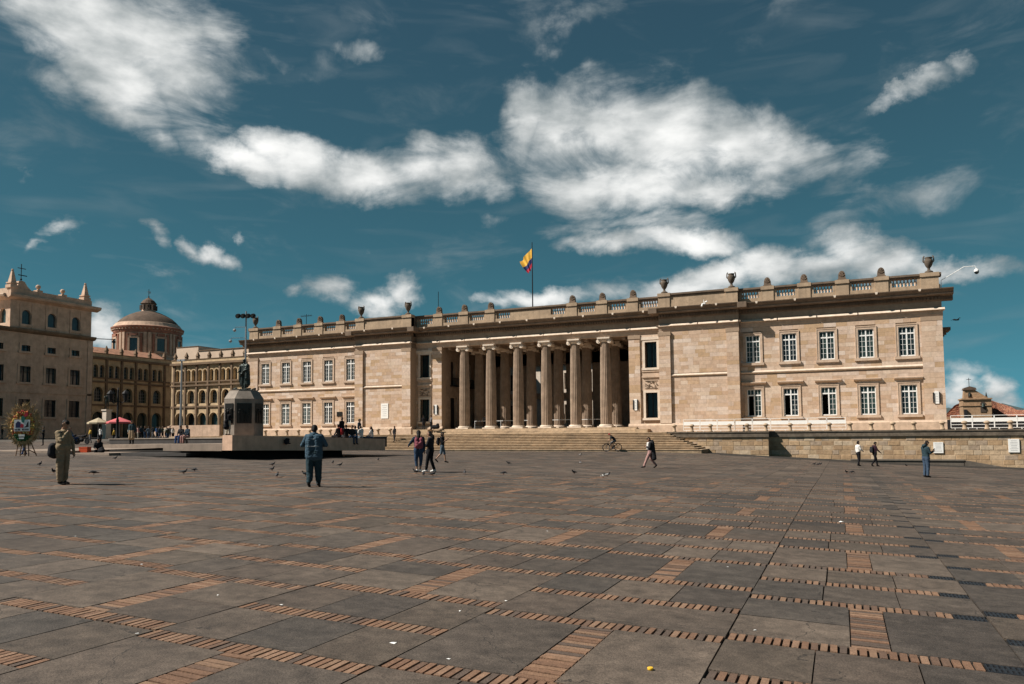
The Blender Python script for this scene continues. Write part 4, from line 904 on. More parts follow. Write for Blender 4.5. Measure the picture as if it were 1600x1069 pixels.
b=MB(); lo=octo(1.21,.79); hi=octo(.86,.5); n=8
A=[b.vert((x,y,2.28)) for x,y in lo]; B=[b.vert((x,y,2.76)) for x,y in hi]
for i in range(n): j=(i+1)%n; b.face((A[i],A[j],B[j],B[i]))
b.face(B); b.extz(octo(.8,.45),2.76,2.84); b.build('sloped_top','pedestal_stone',ped)
# relief plates on the chamfer and the west face
def plate(cx,cy,nx,ny,wd,z0,z1):
    tx,ty=-ny,nx; b=MB(); rq=random.Random(2)
    def P(s,d,z): return (cx+tx*s+nx*d,cy+ty*s+ny*d,z)
    b.T=None
    def bx(s0,s1,d0,d1,za,zb):
        a=[b.vert(P(*q)) for q in ((s0,d0,za),(s1,d0,za),(s1,d1,za),(s0,d1,za),(s0,d0,zb),(s1,d0,zb),(s1,d1,zb),(s0,d1,zb))]
        for q in ((3,2,1,0),(4,5,6,7),(0,1,5,4),(2,3,7,6),(3,0,4,7),(1,2,6,5)): b.face([a[i] for i in q])
    bx(-wd/2,wd/2,-.02,.03,z0,z1)
    for k in range(9): s=rq.uniform(-.38,.38)*wd; h=rq.uniform(.3,.7)*(z1-z0); b.tube([P(s,.035,z0+.08),P(s+rq.uniform(-.05,.05),.06,z0+h)],.05,5,.03); b.ball(P(s,.06,z0+h+.06),.045,6,4)
    b.build('relief_plate','bronze_plate',ped)
plate(px+1.2-.395,py-1.2+.395,.7071,-.7071,.86,.78,2.0); plate(px+1.21,py,1,0,.62,.78,2.0); plate(px,py-1.21,0,-1,.62,.78,2.0)
# ------------------------------------------------------------------ old college blocks on the left
def bldA():
    XA=-100.7; T=lambda s,d,z:(XA-d,s,z)
    r=thing('corner_building',(XA,70,0),'four storey shaded sandstone corner building with arched attic windows and obelisks','building')
    cols_=(55.4,58.9,62.5,66.1,69.7,73.28); ops=[]
    for c in cols_:
        ops+=[(c-.8,c+.8,2.9,5.25),(c-.74,c+.74,7.55,9.7),(c-.6,c+.6,11.72,12.55)]
    MB(T).wall(46,75.9,-.6,14.4,0,.5,ops).build('wall','shade_stone',r)
    at=[(c-.62,c+.62,15.4,16.75) for c in cols_[3:]]
    w=MB(T).wall(63.9,75.7,14.4,16.75,0,.5,at); x=63.9
    for a,b,_,_ in at: w.box(x,a,0,.5,16.75,18.7); w.arch(a,b,16.75,18.7,0,.5); x=b
    w.box(x,75.7,0,.5,16.75,18.7); w.build('attic_wall','shade_stone',r)
    bk=MB(); bk.box(XA-14,XA-.5,75.4,75.9,-.6,14.4); bk.box(XA-14,XA-.5,75.2,75.7,14.4,18.7); bk.box(XA-14,XA-.5,64,75.2,18.3,18.7); bk.box(XA-14,XA-.5,46,75.4,14.0,14.38); bk.box(XA-14,XA-13.5,46,75.4,-.6,14.4); bk.build('rear_walls','shade_stone',r)
    # north face of the attic with its own arched window
    T2=lambda s,d,z:(XA-s,63.9+d,z); nw=MB(T2).wall(.502,.9,14.4,18.7,0,.4); nw.box(2.2,13.5,0,.4,14.4,18.7); nw.box(.9,2.2,0,.4,14.4,15.4); nw.arch(.9,2.2,16.75,18.7,0,.4); nw.build('attic_north_wall','sandstone',r)
    q=MB(T2); q.poly([(.9,.3,15.4),(2.2,.3,15.4),(2.2,.3,17.4),(.9,.3,17.4)]); q.build('attic_glass','glass_blue',r)
    mo=MB(T); mo.profx([(.02,14.2),(-.35,14.3),(-.55,14.5),(-.55,14.75),(.02,14.8)],46,76.2); mo.build('string_course','arcade_dark',r)
    mo=MB(T); mo.profx([(.02,18.5),(-.3,18.6),(-.85,18.8),(-.95,19.05),(-.9,19.2),(.4,19.25)],63.3,76.6); mo.build('cornice','shade_stone',r)
    mo=MB(T2); mo.profx([(.02,18.5),(-.3,18.6),(-.85,18.8),(-.95,19.05),(-.9,19.2),(.4,19.25)],.1,14); mo.build('north_cornice','sandstone',r)
    MB(T).box(63.9,75.7,0,.5,19.2,20.1).build('parapet','shade_stone',r); MB(T2).box(.55,13,0,.5,19.2,20.1).build('north_parapet','sandstone',r)
    mo=MB(T); mo.box(46,75.95,-.12,.02,6.1,6.35); mo.box(46,75.95,-.1,.02,-.6,.7); mo.box(75.2,75.98,-.12,.02,.7,14.2); mo.build('band','shade_stone',r)
    for c in cols_:
        for (hw,z0,z1,bars,sill) in ((.8,2.9,5.25,True,True),(.74,7.55,9.7,False,True),(.6,11.72,12.55,False,True)):
            f=MB(T)
            for a,b in ((c-hw-.28,c-hw),(c+hw,c+hw+.28)): f.box(a,b,-.1,.2,z0,z1+.28)
            f.box(c-hw,c+hw,-.1,.2,z1,z1+.28); f.box(c-hw-.4,c+hw+.4,-.25,.2,z0-.28,z0); w=f.build('window','shade_stone',r)
            g_=MB(T); g_.poly([(c-hw,.32,z0),(c+hw,.32,z0),(c+hw,.32,z1),(c-hw,.32,z1)]); g_.build('glass','glass_blue',w)
            s=MB(T); s.box(c-.04,c+.04,.24,.3,z0,z1); s.box(c-hw,c+hw,.24,.3,(z0*.35+z1*.65)-.03,(z0*.35+z1*.65)+.03)
            if bars:
                for k in range(1,8): s.box(c-hw+2*hw*k/8-.02,c-hw+2*hw*k/8+.02,.0,.04,z0,z1)
                for k in range(1,4): zz=z0+(z1-z0)*k/4; s.box(c-hw,c+hw,.0,.04,zz-.02,zz+.02)
            s.build('bars','dark_iron',w)
    for a,b,z0,z1 in at:
        c=(a+b)/2; f=MB(T); f.box(a-.35,a-.05,-.08,.02,14.9,18.2); f.box(b+.05,b+.35,-.08,.02,14.9,18.2); f.box(a-.35,b+.35,-.1,.02,15.1,15.4)
        w=f.build('attic_window','shade_stone',r); g_=MB(T); n=8; g_.poly([(a,.32,15.4),(b,.32,15.4)]+[(c+.62*math.cos(math.pi*k/n),.32,16.75+.62*math.sin(math.pi*k/n)) for k in range(n+1)]); g_.build('glass','glass_blue',w)
    for s in (64.3,74.9):
        o=MB(T); o.box(s-.55,s+.55,-.1,1.0,20.1,20.5); o.frus(s,.45,20.5,22.4,.42,.42,.12,.12); o.ball((s,.45,22.55),.17,8,5); o.box(s-.5,s+.5,-.06,.96,20.7,20.85); o.build('obelisk','shade_stone',r)
    for s in (67.85,71.4):
        o=MB(T); o.box(s-.4,s+.4,0,.8,20.1,20.35); o.lathe([(.3,20.35),(.15,20.5),(.15,20.6)],s,.4,8); o.ball((s,.4,20.85),.32,10,7); o.build('ball_finial','shade_stone',r)
    o=MB(T); o.ext([(64.9,20.1),(66.9,20.1),(66.3,20.6),(65.9,21.2),(65.5,21.3),(65.1,21.2)],.3,.8); o.build('scroll_gable','shade_stone',r)
    o=MB(T); o.cyl((65.5,.5,21.3),(65.5,.5,23.6),.05,6); o.cyl((65.0,.5,23.0),(66.1,.5,23.0),.05,6); o.box(65.1,66.3,.48,.52,22.0,22.12); o.ball((65.5,.5,21.5),.15,6,5); o.build('weather_vane','dark_iron',r)
    lp=MB(T); lp.tube([(75.9,.3,14.6),(78.6,-.8,14.7),(78.9,-.8,14.5)],.06,5); lp.box(78.6,79.1,-.95,-.65,14.2,14.5); lp.build('wall_lamp','dark_iron',r)
bldA()
def arcade(T,cs,r,m,dark,zg,end0,end1):
    hw=(cs[1]-cs[0])/2
    ops=[]; w=MB(T)
    def col_piece(a,b,c):   # one bay a..b centred c
        # ground arch, mid arch, twin top arches
        g0,g1=c-1.05,c+1.05
        w.box(a,g0,0,.7,zg,5.4); w.box(g1,b,0,.7,zg,5.4); w.arch(g0,g1,3.4,5.4,0,.7)
        q0,q1=c-.85,c+.85
        w.box(a,b,0,.7,5.4,6.2); w.box(a,q0,0,.7,6.2,9.6); w.box(q1,b,0,.7,6.2,9.6); w.arch(q0,q1,7.85,9.6,0,.7)
        w.box(a,b,0,.7,9.6,10.35)
        t=[(c-1.08,c-.14),(c+.14,c+1.08)]; w.box(a,t[0][0],0,.7,10.35,13.6); w.box(t[0][1],t[1][0],0,.7,10.35,13.6); w.box(t[1][1],b,0,.7,10.35,13.6)
        for p0,p1 in t: w.arch(p0,p1,12.1,13.6,0,.7,6)
    for a,b in zip(cs,cs[1:]): col_piece(a,b,(a+b)/2)
    if end0<cs[0]: w.box(end0,cs[0],0,.7,zg,13.6)
    if end1>cs[-1]: w.box(cs[-1],end1,0,.7,zg,13.6)
    w.build('wall',m,r)
    mo=MB(T)
    for z0,z1,d in ((5.45,5.75,.18),(9.45,9.75,.3),(10.15,10.4,.2),(13.5,13.9,.45)): mo.box(end0,end1,-d,.02,z0,z1)
    mo.build('cornice_bands',dark,r); MB(T).box(end0,end1,-.02,.3,13.9,14.5).build('parapet',m,r); MB(T).box(end0,end1,-.1,.36,14.5,14.62).build('parapet_coping',dark,r)
    for s in cs:
        p=MB(T); p.box(s-.2,s+.2,-.22,.02,zg,13.5); p.build('buttress',dark,r)
        p=MB(T); p.frus(s,.1,14.6,15.1,.22,.22,.22,.22); p.frus(s,.1,15.1,16.0,.3,.3,.03,.03); p.build('pinnacle',dark,r)
    for a,b in zip(cs,cs[1:]):
        c=(a+b)/2
        for (x0,x1,zs,z0,nm) in ((c-1.05,c+1.05,3.4,zg,'doorway'),(c-.85,c+.85,7.85,6.2,'arched_window'),(c-1.08,c-.14,12.1,10.35,'arched_window'),(c+.14,c+1.08,12.1,10.35,'arched_window')):
            rr=(x1-x0)/2; cc=(x0+x1)/2; n=8
            f=MB(T)     # moulded arch ring
            for k in range(n):
                t0,t1=math.pi*k/n,math.pi*(k+1)/n
                P=[(cc+q*math.cos(t),zs+q*math.sin(t)) for q,t in ((rr,t0),(rr+.16,t0),(rr+.16,t1),(rr,t1))]; f.ext(P,-.1,.02)
            f.box(x0-.14,x0,-.08,.02,z0,zs); f.box(x1,x1+.14,-.08,.02,z0,zs)
            w_=f.build(nm,m,r)
            g_=MB(T); g_.poly([(x0,.5,z0),(x1,.5,z0)]+[(cc+rr*math.cos(math.pi*k/n),.5,zs+rr*math.sin(math.pi*k/n)) for k in range(n+1)]); g_.build('glass','glass_blue' if z0>9 else 'glass',w_)
            if nm!='doorway':
                s=MB(T); hh=zs+rr*.8
                s.box(cc-.03,cc+.03,.42,.48,z0,hh)
                for k in range(1,4): zz=z0+(zs-z0)*k/3; s.box(x0,x1,.42,.48,zz-.025,zz+.025)
                if rr>.7:
                    for q in (-.42,.42): s.box(cc+q*rr-.02,cc+q*rr+.02,.42,.48,z0,zs+rr*.6)
                s.build('glazing_bars','galvanised',w_)
colg=thing('arcaded_college',(-117,105,0),'three storey ochre arcaded college with pinnacles, one wing shaded and one sunlit','building')
arcade(lambda s,d,z:(-117-d,s,z),[85.1,88.1,91.05,94.05,97.0,100.0,103.3],colg,'arcade_stone','arcade_dark',-.5,78,105)
KS=95/105
arcade(lambda s,d,z:(s*KS,95+d,z*KS),[-116.2+2.86*k for k in range(0,13)],colg,'arcade_stone','arcade_dark',-.5,-117,-80)
q=MB(); q.poly([(-117.4,78,14.5),(-117.4,104.6,14.5),(-121,104.6,16.1),(-121,78,16.1)]); q.build('tiled_roof','roof_tile',colg)
q=MB(); q.box(-140,-121,78,104,15.6,16.0); q.box(-121.2,-121,78,104.6,10,16.08); q.build('roof_deck','arcade_dark',colg)
q=MB(); q.box(-116.6,-80,111,120,12,17.0); q.box(-122.5,-116.6,111,120,12,17.95); q.build('penthouse','plaster',colg)
q=MB(); q.box(-122.5,-116.6,110.9,120.1,17.95,18.05); q.box(-116.6,-80,110.85,120.1,17.0,17.12); q.build('penthouse_coping','arcade_dark',colg)
q=MB(); q.box(-105.5,-74,95.6,111,12.5,12.8); q.box(-105.9,-105.4,95.6,111,-.5,12.8); q.build('flat_roof','arcade_dark',colg)
ramp=MB(); ramp.box(-101.5,-91,91.2,91.7,-.6,1.86); ramp.ext([(-105.4,-.6),(-101.51,-.6),(-101.51,1.95),(-105.4,.86)],91.2,91.7); ro=ramp.build('ramp_wall','shade_stone',None,loc=(-98,91.4,-.4)); tag(ro,'plain stone ramp wall with sloping end before the arcaded college','wall')
# church dome
dx,dy=-143.2,121.7
dm_=thing('domed_church',(dx,dy,0),'red and cream drum with brown tiled dome and lantern above the college roof','church')
MB().lathe([(9.5,0),(9.5,16.6),(8.6,17.2)],dx,dy,24).build('crossing','dome_cream',dm_)
MB().lathe([(7.2,16.9),(7.2,18.0),(6.9,18.2),(6.85,23.0)],dx,dy,48,False).build('drum','dome_cream',dm_)
MB().lathe([(6.9,22.9),(7.05,23.2),(7.05,23.6),(7.5,24.0),(7.55,24.3),(7.3,24.4)],dx,dy,48,False).build('drum_cornice','dome_red',dm_)
q=MB()
for k in range(56): a=2*math.pi*k/56; q.frus(dx+7.2*math.cos(a),dy+7.2*math.sin(a),23.62,23.86,.17,.17,.17,.17)
q.build('corbel_row','dome_cream',dm_,kind='stuff')
MB().lathe([(7.3,24.38),(7.1,24.6),(6.6,25.3),(6.45,25.35)],dx,dy,48,False).build('dome_skirt','dome_cream',dm_)
MB().lathe([(6.5,25.3),(5.9,26.0),(5.0,26.8),(3.8,27.5),(2.6,28.05),(1.7,28.35)],dx,dy,48,False).build('dome','dome_tile',dm_,True)
MB().lathe([(1.75,28.2),(1.5,28.5),(1.45,30.1)],dx,dy,16,False).build('lantern','dome_cream',dm_)
MB().lathe([(1.5,30.0),(1.75,30.15),(1.2,30.9),(.5,31.4),(.15,31.6)],dx,dy,16).build('lantern_roof','dome_tile',dm_)
q=MB(); q.cyl((dx,dy,31.5),(dx,dy,33.6),.06,5); q.ball((dx,dy,31.8),.18,6,5); q.cyl((dx-.5,dy,33.0),(dx+.5,dy,33.0),.05,5); q.box(dx-.1,dx+.6,dy-.03,dy+.03,32.6,32.8); q.build('weather_vane','dark_iron',dm_)
q=MB()
for k in range(8):
    a=2*math.pi*k/8+.2; q.frus(dx+1.46*math.cos(a),dy+1.46*math.sin(a),28.7,29.8,.28,.28,.28,.28)
q.build('lantern_openings','interior',dm_)
base_a=math.atan2(-dy,-dx)
for k in range(8):
    a=base_a+.38+2*math.pi*k/8
    T=lambda s,d,z,a=a:(dx+(6.88-d)*math.cos(a)-s*math.sin(a),dy+(6.88-d)*math.sin(a)+s*math.cos(a),z)
    f=MB(T)
    for x0,x1 in ((-1.25,-.85),(.85,1.25)): f.box(x0,x1,-.25,.3,18.7,21.9)
    f.box(-1.25,1.25,-.25,.3,21.6,22.0); f.box(-1.4,1.4,-.3,.3,18.4,18.75); w_=f.build('drum_window','dome_cream',dm_)
    g_=MB(T); g_.box(-.85,.85,-.06,.3,18.75,21.6); g_.build('glass','glass_blue',w_)
    s=MB(T); s.box(-1.7,-1.3,-.12,.3,18.4,22.6); s.box(1.3,1.7,-.12,.3,18.4,22.6); s.box(-.8,.8,-.3,.3,22.1,22.7); s.build('red_panel','dome_red',w_)
    a2=a+math.pi/8; T=lambda s,d,z,a=a2:(dx+(6.88-d)*math.cos(a)-s*math.sin(a),dy+(6.88-d)*math.sin(a)+s*math.cos(a),z)
    p=MB(T)
    for x0,x1 in ((-.75,-.15),(.15,.75)): p.box(x0,x1,-.3,.3,18.1,22.9)
    p.build('pilaster_pair','dome_cream',dm_)
# ------------------------------------------------------------------ church and hills to the right
ch=thing('bell_gable_church',(43,291,-6),'old brick church with bell gable, iron cross and red tiled roofs past the palace corner','church')
def chT(x,y): return (42+(x-1527)*.229,(672.2-y)*.2133)
def cpt(l): return [chT(*p) for p in l]
q=MB(); q.ext(cpt([(1508,700),(1544,700),(1544,624),(1508,624)]),291,299); q.build('tower','church_stone',ch)
q=MB(); q.ext(cpt([(1506.5,624.5),(1545,624.5),(1545,622.5),(1506.5,622.5)]),290.5,299.4); q.ext(cpt([(1507,634.5),(1545,634.5),(1545,633.5),(1507,633.5)]),290.7,299.2); q.build('tower_cornice','church_stone',ch)
q=MB(); q.ext(cpt([(1509.5,622.6),(1541,622.6),(1527,611.5),(1524,609),(1511,609)]),291.5,294.5); q.build('bell_gable','church_stone',ch)
q=MB(); q.ext(cpt([(1509.5,609.2),(1526.5,609.2),(1525.5,606.2),(1518,603.6),(1511,605.8)]),291,295); q.build('gable_cap','dome_tile',ch)
q=MB(); q.cyl((*chT(1518,603.6)[:1],292.5,chT(0,603.8)[1]),(chT(1518,0)[0],292.5,chT(0,590)[1]),.09,5); a=chT(1515,592.5); b=chT(1521,592.5); q.cyl((a[0],292.5,a[1]),(b[0],292.5,b[1]),.09,5); a=chT(1539,622); b=chT(1539,613); q.tube([(a[0],292.5,a[1]),(b[0],292.5,b[1])],.4,6,.03); q.build('cross','dark_iron',ch)
def bell_open(x0,x1,zs,zb,Y):
    f=MB(); (a,s),(b,_)=chT(x0,zs),chT(x1,zs); bt=chT(0,zb)[1]; c=(a+b)/2; rr=(b-a)/2
    f.ext([(a,bt),(b,bt)]+[(c+rr*math.cos(math.pi*k/8),s+rr*math.sin(math.pi*k/8)) for k in range(9)],Y,Y+.5); f.build('bell_opening','interior',ch)
    f=MB(); f.lathe([(rr*.7,s-rr*1.2),(rr*.45,s-.2),(rr*.3,s+.2),(.1,s+.35)],c,Y-.1,10); f.build('bell','bronze',ch)
bell_open(1515.5,1519.5,615.5,621,291.3); bell_open(1530,1537,632,644.5,290.8)
def tiles(nm,P,nu,nv):
    """tiled slope: rows of raised pantiles over a quad P (bl,br,tr,tl)"""
    P=[Vector(p) for p in P]; q=MB(); n=(P[1]-P[0]).cross(P[3]-P[0]).normalized(); n=n if n.z>0 else -n
    for i in range(nu):
        for j in range(nv):
            def at(u,v): return (P[0]*(1-u)+P[1]*u)*(1-v)+(P[3]*(1-u)+P[2]*u)*v
            u0,u1=i/nu,(i+.92)/nu; v0,v1=j/nv,(j+1)/nv
            a,b,c,d=at(u0,v0)+n*.18,at(u1,v0)+n*.18,at(u1,v1)+n*.06,at(u0,v1)+n*.06; m1=at((u0+u1)/2,v0)+n*.4; m2=at((u0+u1)/2,v1)+n*.28
            i_=[q.vert(t) for t in (a,m1,b,c,m2,d)]; q.face((i_[0],i_[1],i_[4],i_[5])); q.face((i_[1],i_[2],i_[3],i_[4]))
    q.face([q.vert(p) for p in P]); q.build(nm,'roof_tile',ch,kind='stuff')
def c3(x,y,Y): a=chT(x,y); return (a[0],Y,a[1])
tiles('tiled_roof',[c3(1545,652,296),c3(1592,652,296),c3(1580,637,306),c3(1553,624,306)],30,9)
tiles('tiled_roof',[c3(1476,662,296),c3(1512,655,296),c3(1512,628,304),c3(1505,632,304)],14,8)
tiles('tiled_roof',[c3(1588,652,298),c3(1625,660,298),c3(1625,644,308),c3(1588,641,308)],16,6)
q=MB(); q.box(c3(1478,0,0)[0],c3(1625,0,0)[0],297,298,-8,chT(0,651)[1]); q.build('wall','church_stone',ch)
q=MB(); q.box(c3(1509,0,0)[0],c3(1513,0,0)[0],290.2,290.9,-8,chT(0,640)[1]); q.build('drainpipe','dark_iron',ch)
def hill(name,pts,D,lab):
    q=MB(); rows=[]
    rq=random.Random(len(pts))
    for dist,hs in ((D*.8,-.25),(D*.88,.35),(D*.95,.8),(D,1.0),(D*1.06,.8),(D*1.2,-.2)):
        rows.append([q.vert((dist*x,dist,(h*D)*hs+rq.uniform(-.002,.002)*D*(hs<1)-10)) for x,h in pts])
    for a,b in zip(rows,rows[1:]):
        for i in range(len(pts)-1): q.face((a[i],a[i+1],b[i+1],b[i]))
    o=q.build(name,'hill',None,True); tag(o,lab,'hill',kind='structure')
hill('hills',[(-.05,.008),(.02,.014),(.08,.024),(.115,.029),(.13,.025),(.155,.028),(.168,.033),(.18,.029),(.19,.026),(.2,.024),(.22,.022),(.28,.02),(.4,.018),(.6,.01)],3600,'distant blue grey hills behind the church')
# ------------------------------------------------------------------ figures: joints and radii grown into one skin
def cloth(name,c,rough=.9,bump=.5,bs=14,var=.2): return mat(name,c,rough,var,9,bump,bs,spec=.15)
SKIN=mat('skin',(.30,.17,.11),.6,.1,20); cloth('hair_black',(.012,.010,.009),.6,.6,60)
PAL=dict(khaki=(.25,.19,.12),khaki2=(.23,.175,.115),navy=(.018,.034,.052),steel=(.045,.080,.110),teal=(.022,.042,.052),jeans=(.03,.055,.10),jeans2=(.045,.07,.11),black=(.010,.010,.012),char=(.022,.022,.025),white=(.62,.60,.57),cream=(.42,.38,.31),plum=(.035,.015,.025),red=(.30,.025,.03),pink=(.22,.065,.085),purple=(.11,.05,.12),yellow=(.42,.27,.05),grey=(.12,.12,.125),blue=(.03,.07,.18),olive=(.055,.06,.04),beige=(.30,.22,.14),rose=(.34,.20,.18),greyblue=(.10,.13,.16),skin=(.30,.17,.11),shoe=(.015,.014,.013),shoe_white=(.7,.7,.68),reflect=(.22,.24,.25))
for k,v in PAL.items():
    if k!='skin': cloth('c_'+k,v)
def M_(k): return MATS['hair_black'] if k=='hair' else (MATS['skin'] if k=='skin' else MATS['c_'+k])
def capsule(V,F,a,ra,b,rb,seg=10,rings=3):
    a=Vector(a); b=Vector(b); d=(b-a)
    if d.length<1e-5: d=Vector((0,0,1e-4)); b=a+d
    d=d.normalized(); u=d.orthogonal().normalized(); v=d.cross(u); n0=len(V); prof=[]
    for i in range(1,rings+1): t=math.pi/2*(1-i/rings); prof.append((a-d*ra*math.sin(t),ra*math.cos(t)))
    for i in range(0,rings): t=math.pi/2*i/rings; prof.append((b+d*rb*math.sin(t),rb*math.cos(t)))
    V.append(tuple(a-d*ra))
    for c,r in prof:
        for k in range(seg): V.append(tuple(c+u*r*math.cos(2*math.pi*k/seg)+v*r*math.sin(2*math.pi*k/seg)))
    V.append(tuple(b+d*rb)); e=len(V)-1
    for k in range(seg): F.append((n0,n0+1+(k+1)%seg,n0+1+k))
    for i in range(len(prof)-1):
        for k in range(seg): q=(k+1)%seg; p0=n0+1+i*seg; F.append((p0+k,p0+q,p0+seg+q,p0+seg+k))
    p0=n0+1+(len(prof)-1)*seg
    for k in range(seg): F.append((p0+k,p0+(k+1)%seg,e))
from mathutils import noise as mnoise
def skin_mesh(name,bones,tags,voxel,smooth=3,folds=True):
    """bones: (p0,r0,p1,r1,tag); returns one closed mesh whose faces carry the material of the nearest bone"""
    V=[];F=[]
    for p0,r0,p1,r1,t in bones: capsule(V,F,p0,r0,p1,r1)
    me=bpy.data.meshes.new('raw'); me.from_pydata(V,[],F); ob=bpy.data.objects.new('raw',me); col.objects.link(ob)
    m=ob.modifiers.new('r','REMESH'); m.mode='VOXEL'; m.voxel_size=voxel
    s=ob.modifiers.new('s','SMOOTH'); s.factor=.5; s.iterations=smooth
    dg=bpy.context.evaluated_depsgraph_get(); out=bpy.data.meshes.new_from_object(ob.evaluated_get(dg)); out.name=name
    bpy.data.objects.remove(ob); bpy.data.meshes.remove(me)
    n=len(out.polygons); cen=np.empty(n*3); out.polygons.foreach_get('center',cen); cen=cen.reshape(-1,3)
    best=np.full(n,1e9); idx=np.zeros(n,int); names=list(dict.fromkeys(t for *_,t in bones))
    for p0,r0,p1,r1,t in bones:
        a=np.array(p0,float); b=np.array(p1,float); d=b-a; L2=max(d@d,1e-9); u=np.clip((cen-a)@d/L2,0,1); dist=np.linalg.norm(cen-a-u[:,None]*d,axis=1)-(r0+(r1-r0)*u)
        k=dist<best; best[k]=dist[k]; idx[k]=names.index(t)
    cl=[names.index(t) for t in names if t in('top','bot','skirt')]
    if folds and cl and voxel<.025:      # cloth folds pressed into the garments
        nv=len(out.vertices); co=np.empty(nv*3); out.vertices.foreach_get('co',co); co=co.reshape(-1,3); no=np.empty(nv*3); out.vertex_normals.foreach_get('vector',no); no=no.reshape(-1,3)
        wt=np.zeros(nv); lv=np.empty(len(out.loops),np.int32); out.loops.foreach_get('vertex_index',lv); ls=np.empty(n,np.int32); lt=np.empty(n,np.int32); out.polygons.foreach_get('loop_start',ls); out.polygons.foreach_get('loop_total',lt)
        wt[lv]=np.repeat(np.isin(idx,cl).astype(float),lt)
        amp=np.array([(1-abs(mnoise.noise((x*8,y*8,z*17+x*6)))*2.2)*.6+mnoise.noise((x*15,y*15,z*30)) *.5 for x,y,z in co])
        co+=no*(amp*.011*wt)[:,None]; out.vertices.foreach_set('co',co.ravel())
    out.materials.clear()
    for t in names: out.materials.append(M_(tags[t]) if isinstance(tags[t],str) else tags[t])
    out.polygons.foreach_set('material_index',idx.astype(np.int32)); out.polygons.foreach_set('use_smooth',[True]*n); out.update()
    return out
J0=dict(pel=(0,0,.95),waist=(0,.01,1.10),chest=(0,.0,1.33),neck=(0,-.01,1.47),head=(0,.015,1.60),shL=(-.178,-.01,1.39),shR=(.178,-.01,1.39),elL=(-.235,-.03,1.12),elR=(.235,-.03,1.12),wrL=(-.24,.06,.87),wrR=(.24,.06,.87),
 hipL=(-.09,0,.92),hipR=(.09,0,.92),knL=(-.10,.02,.50),knR=(.10,.02,.50),anL=(-.105,-.02,.085),anR=(.105,-.02,.085))
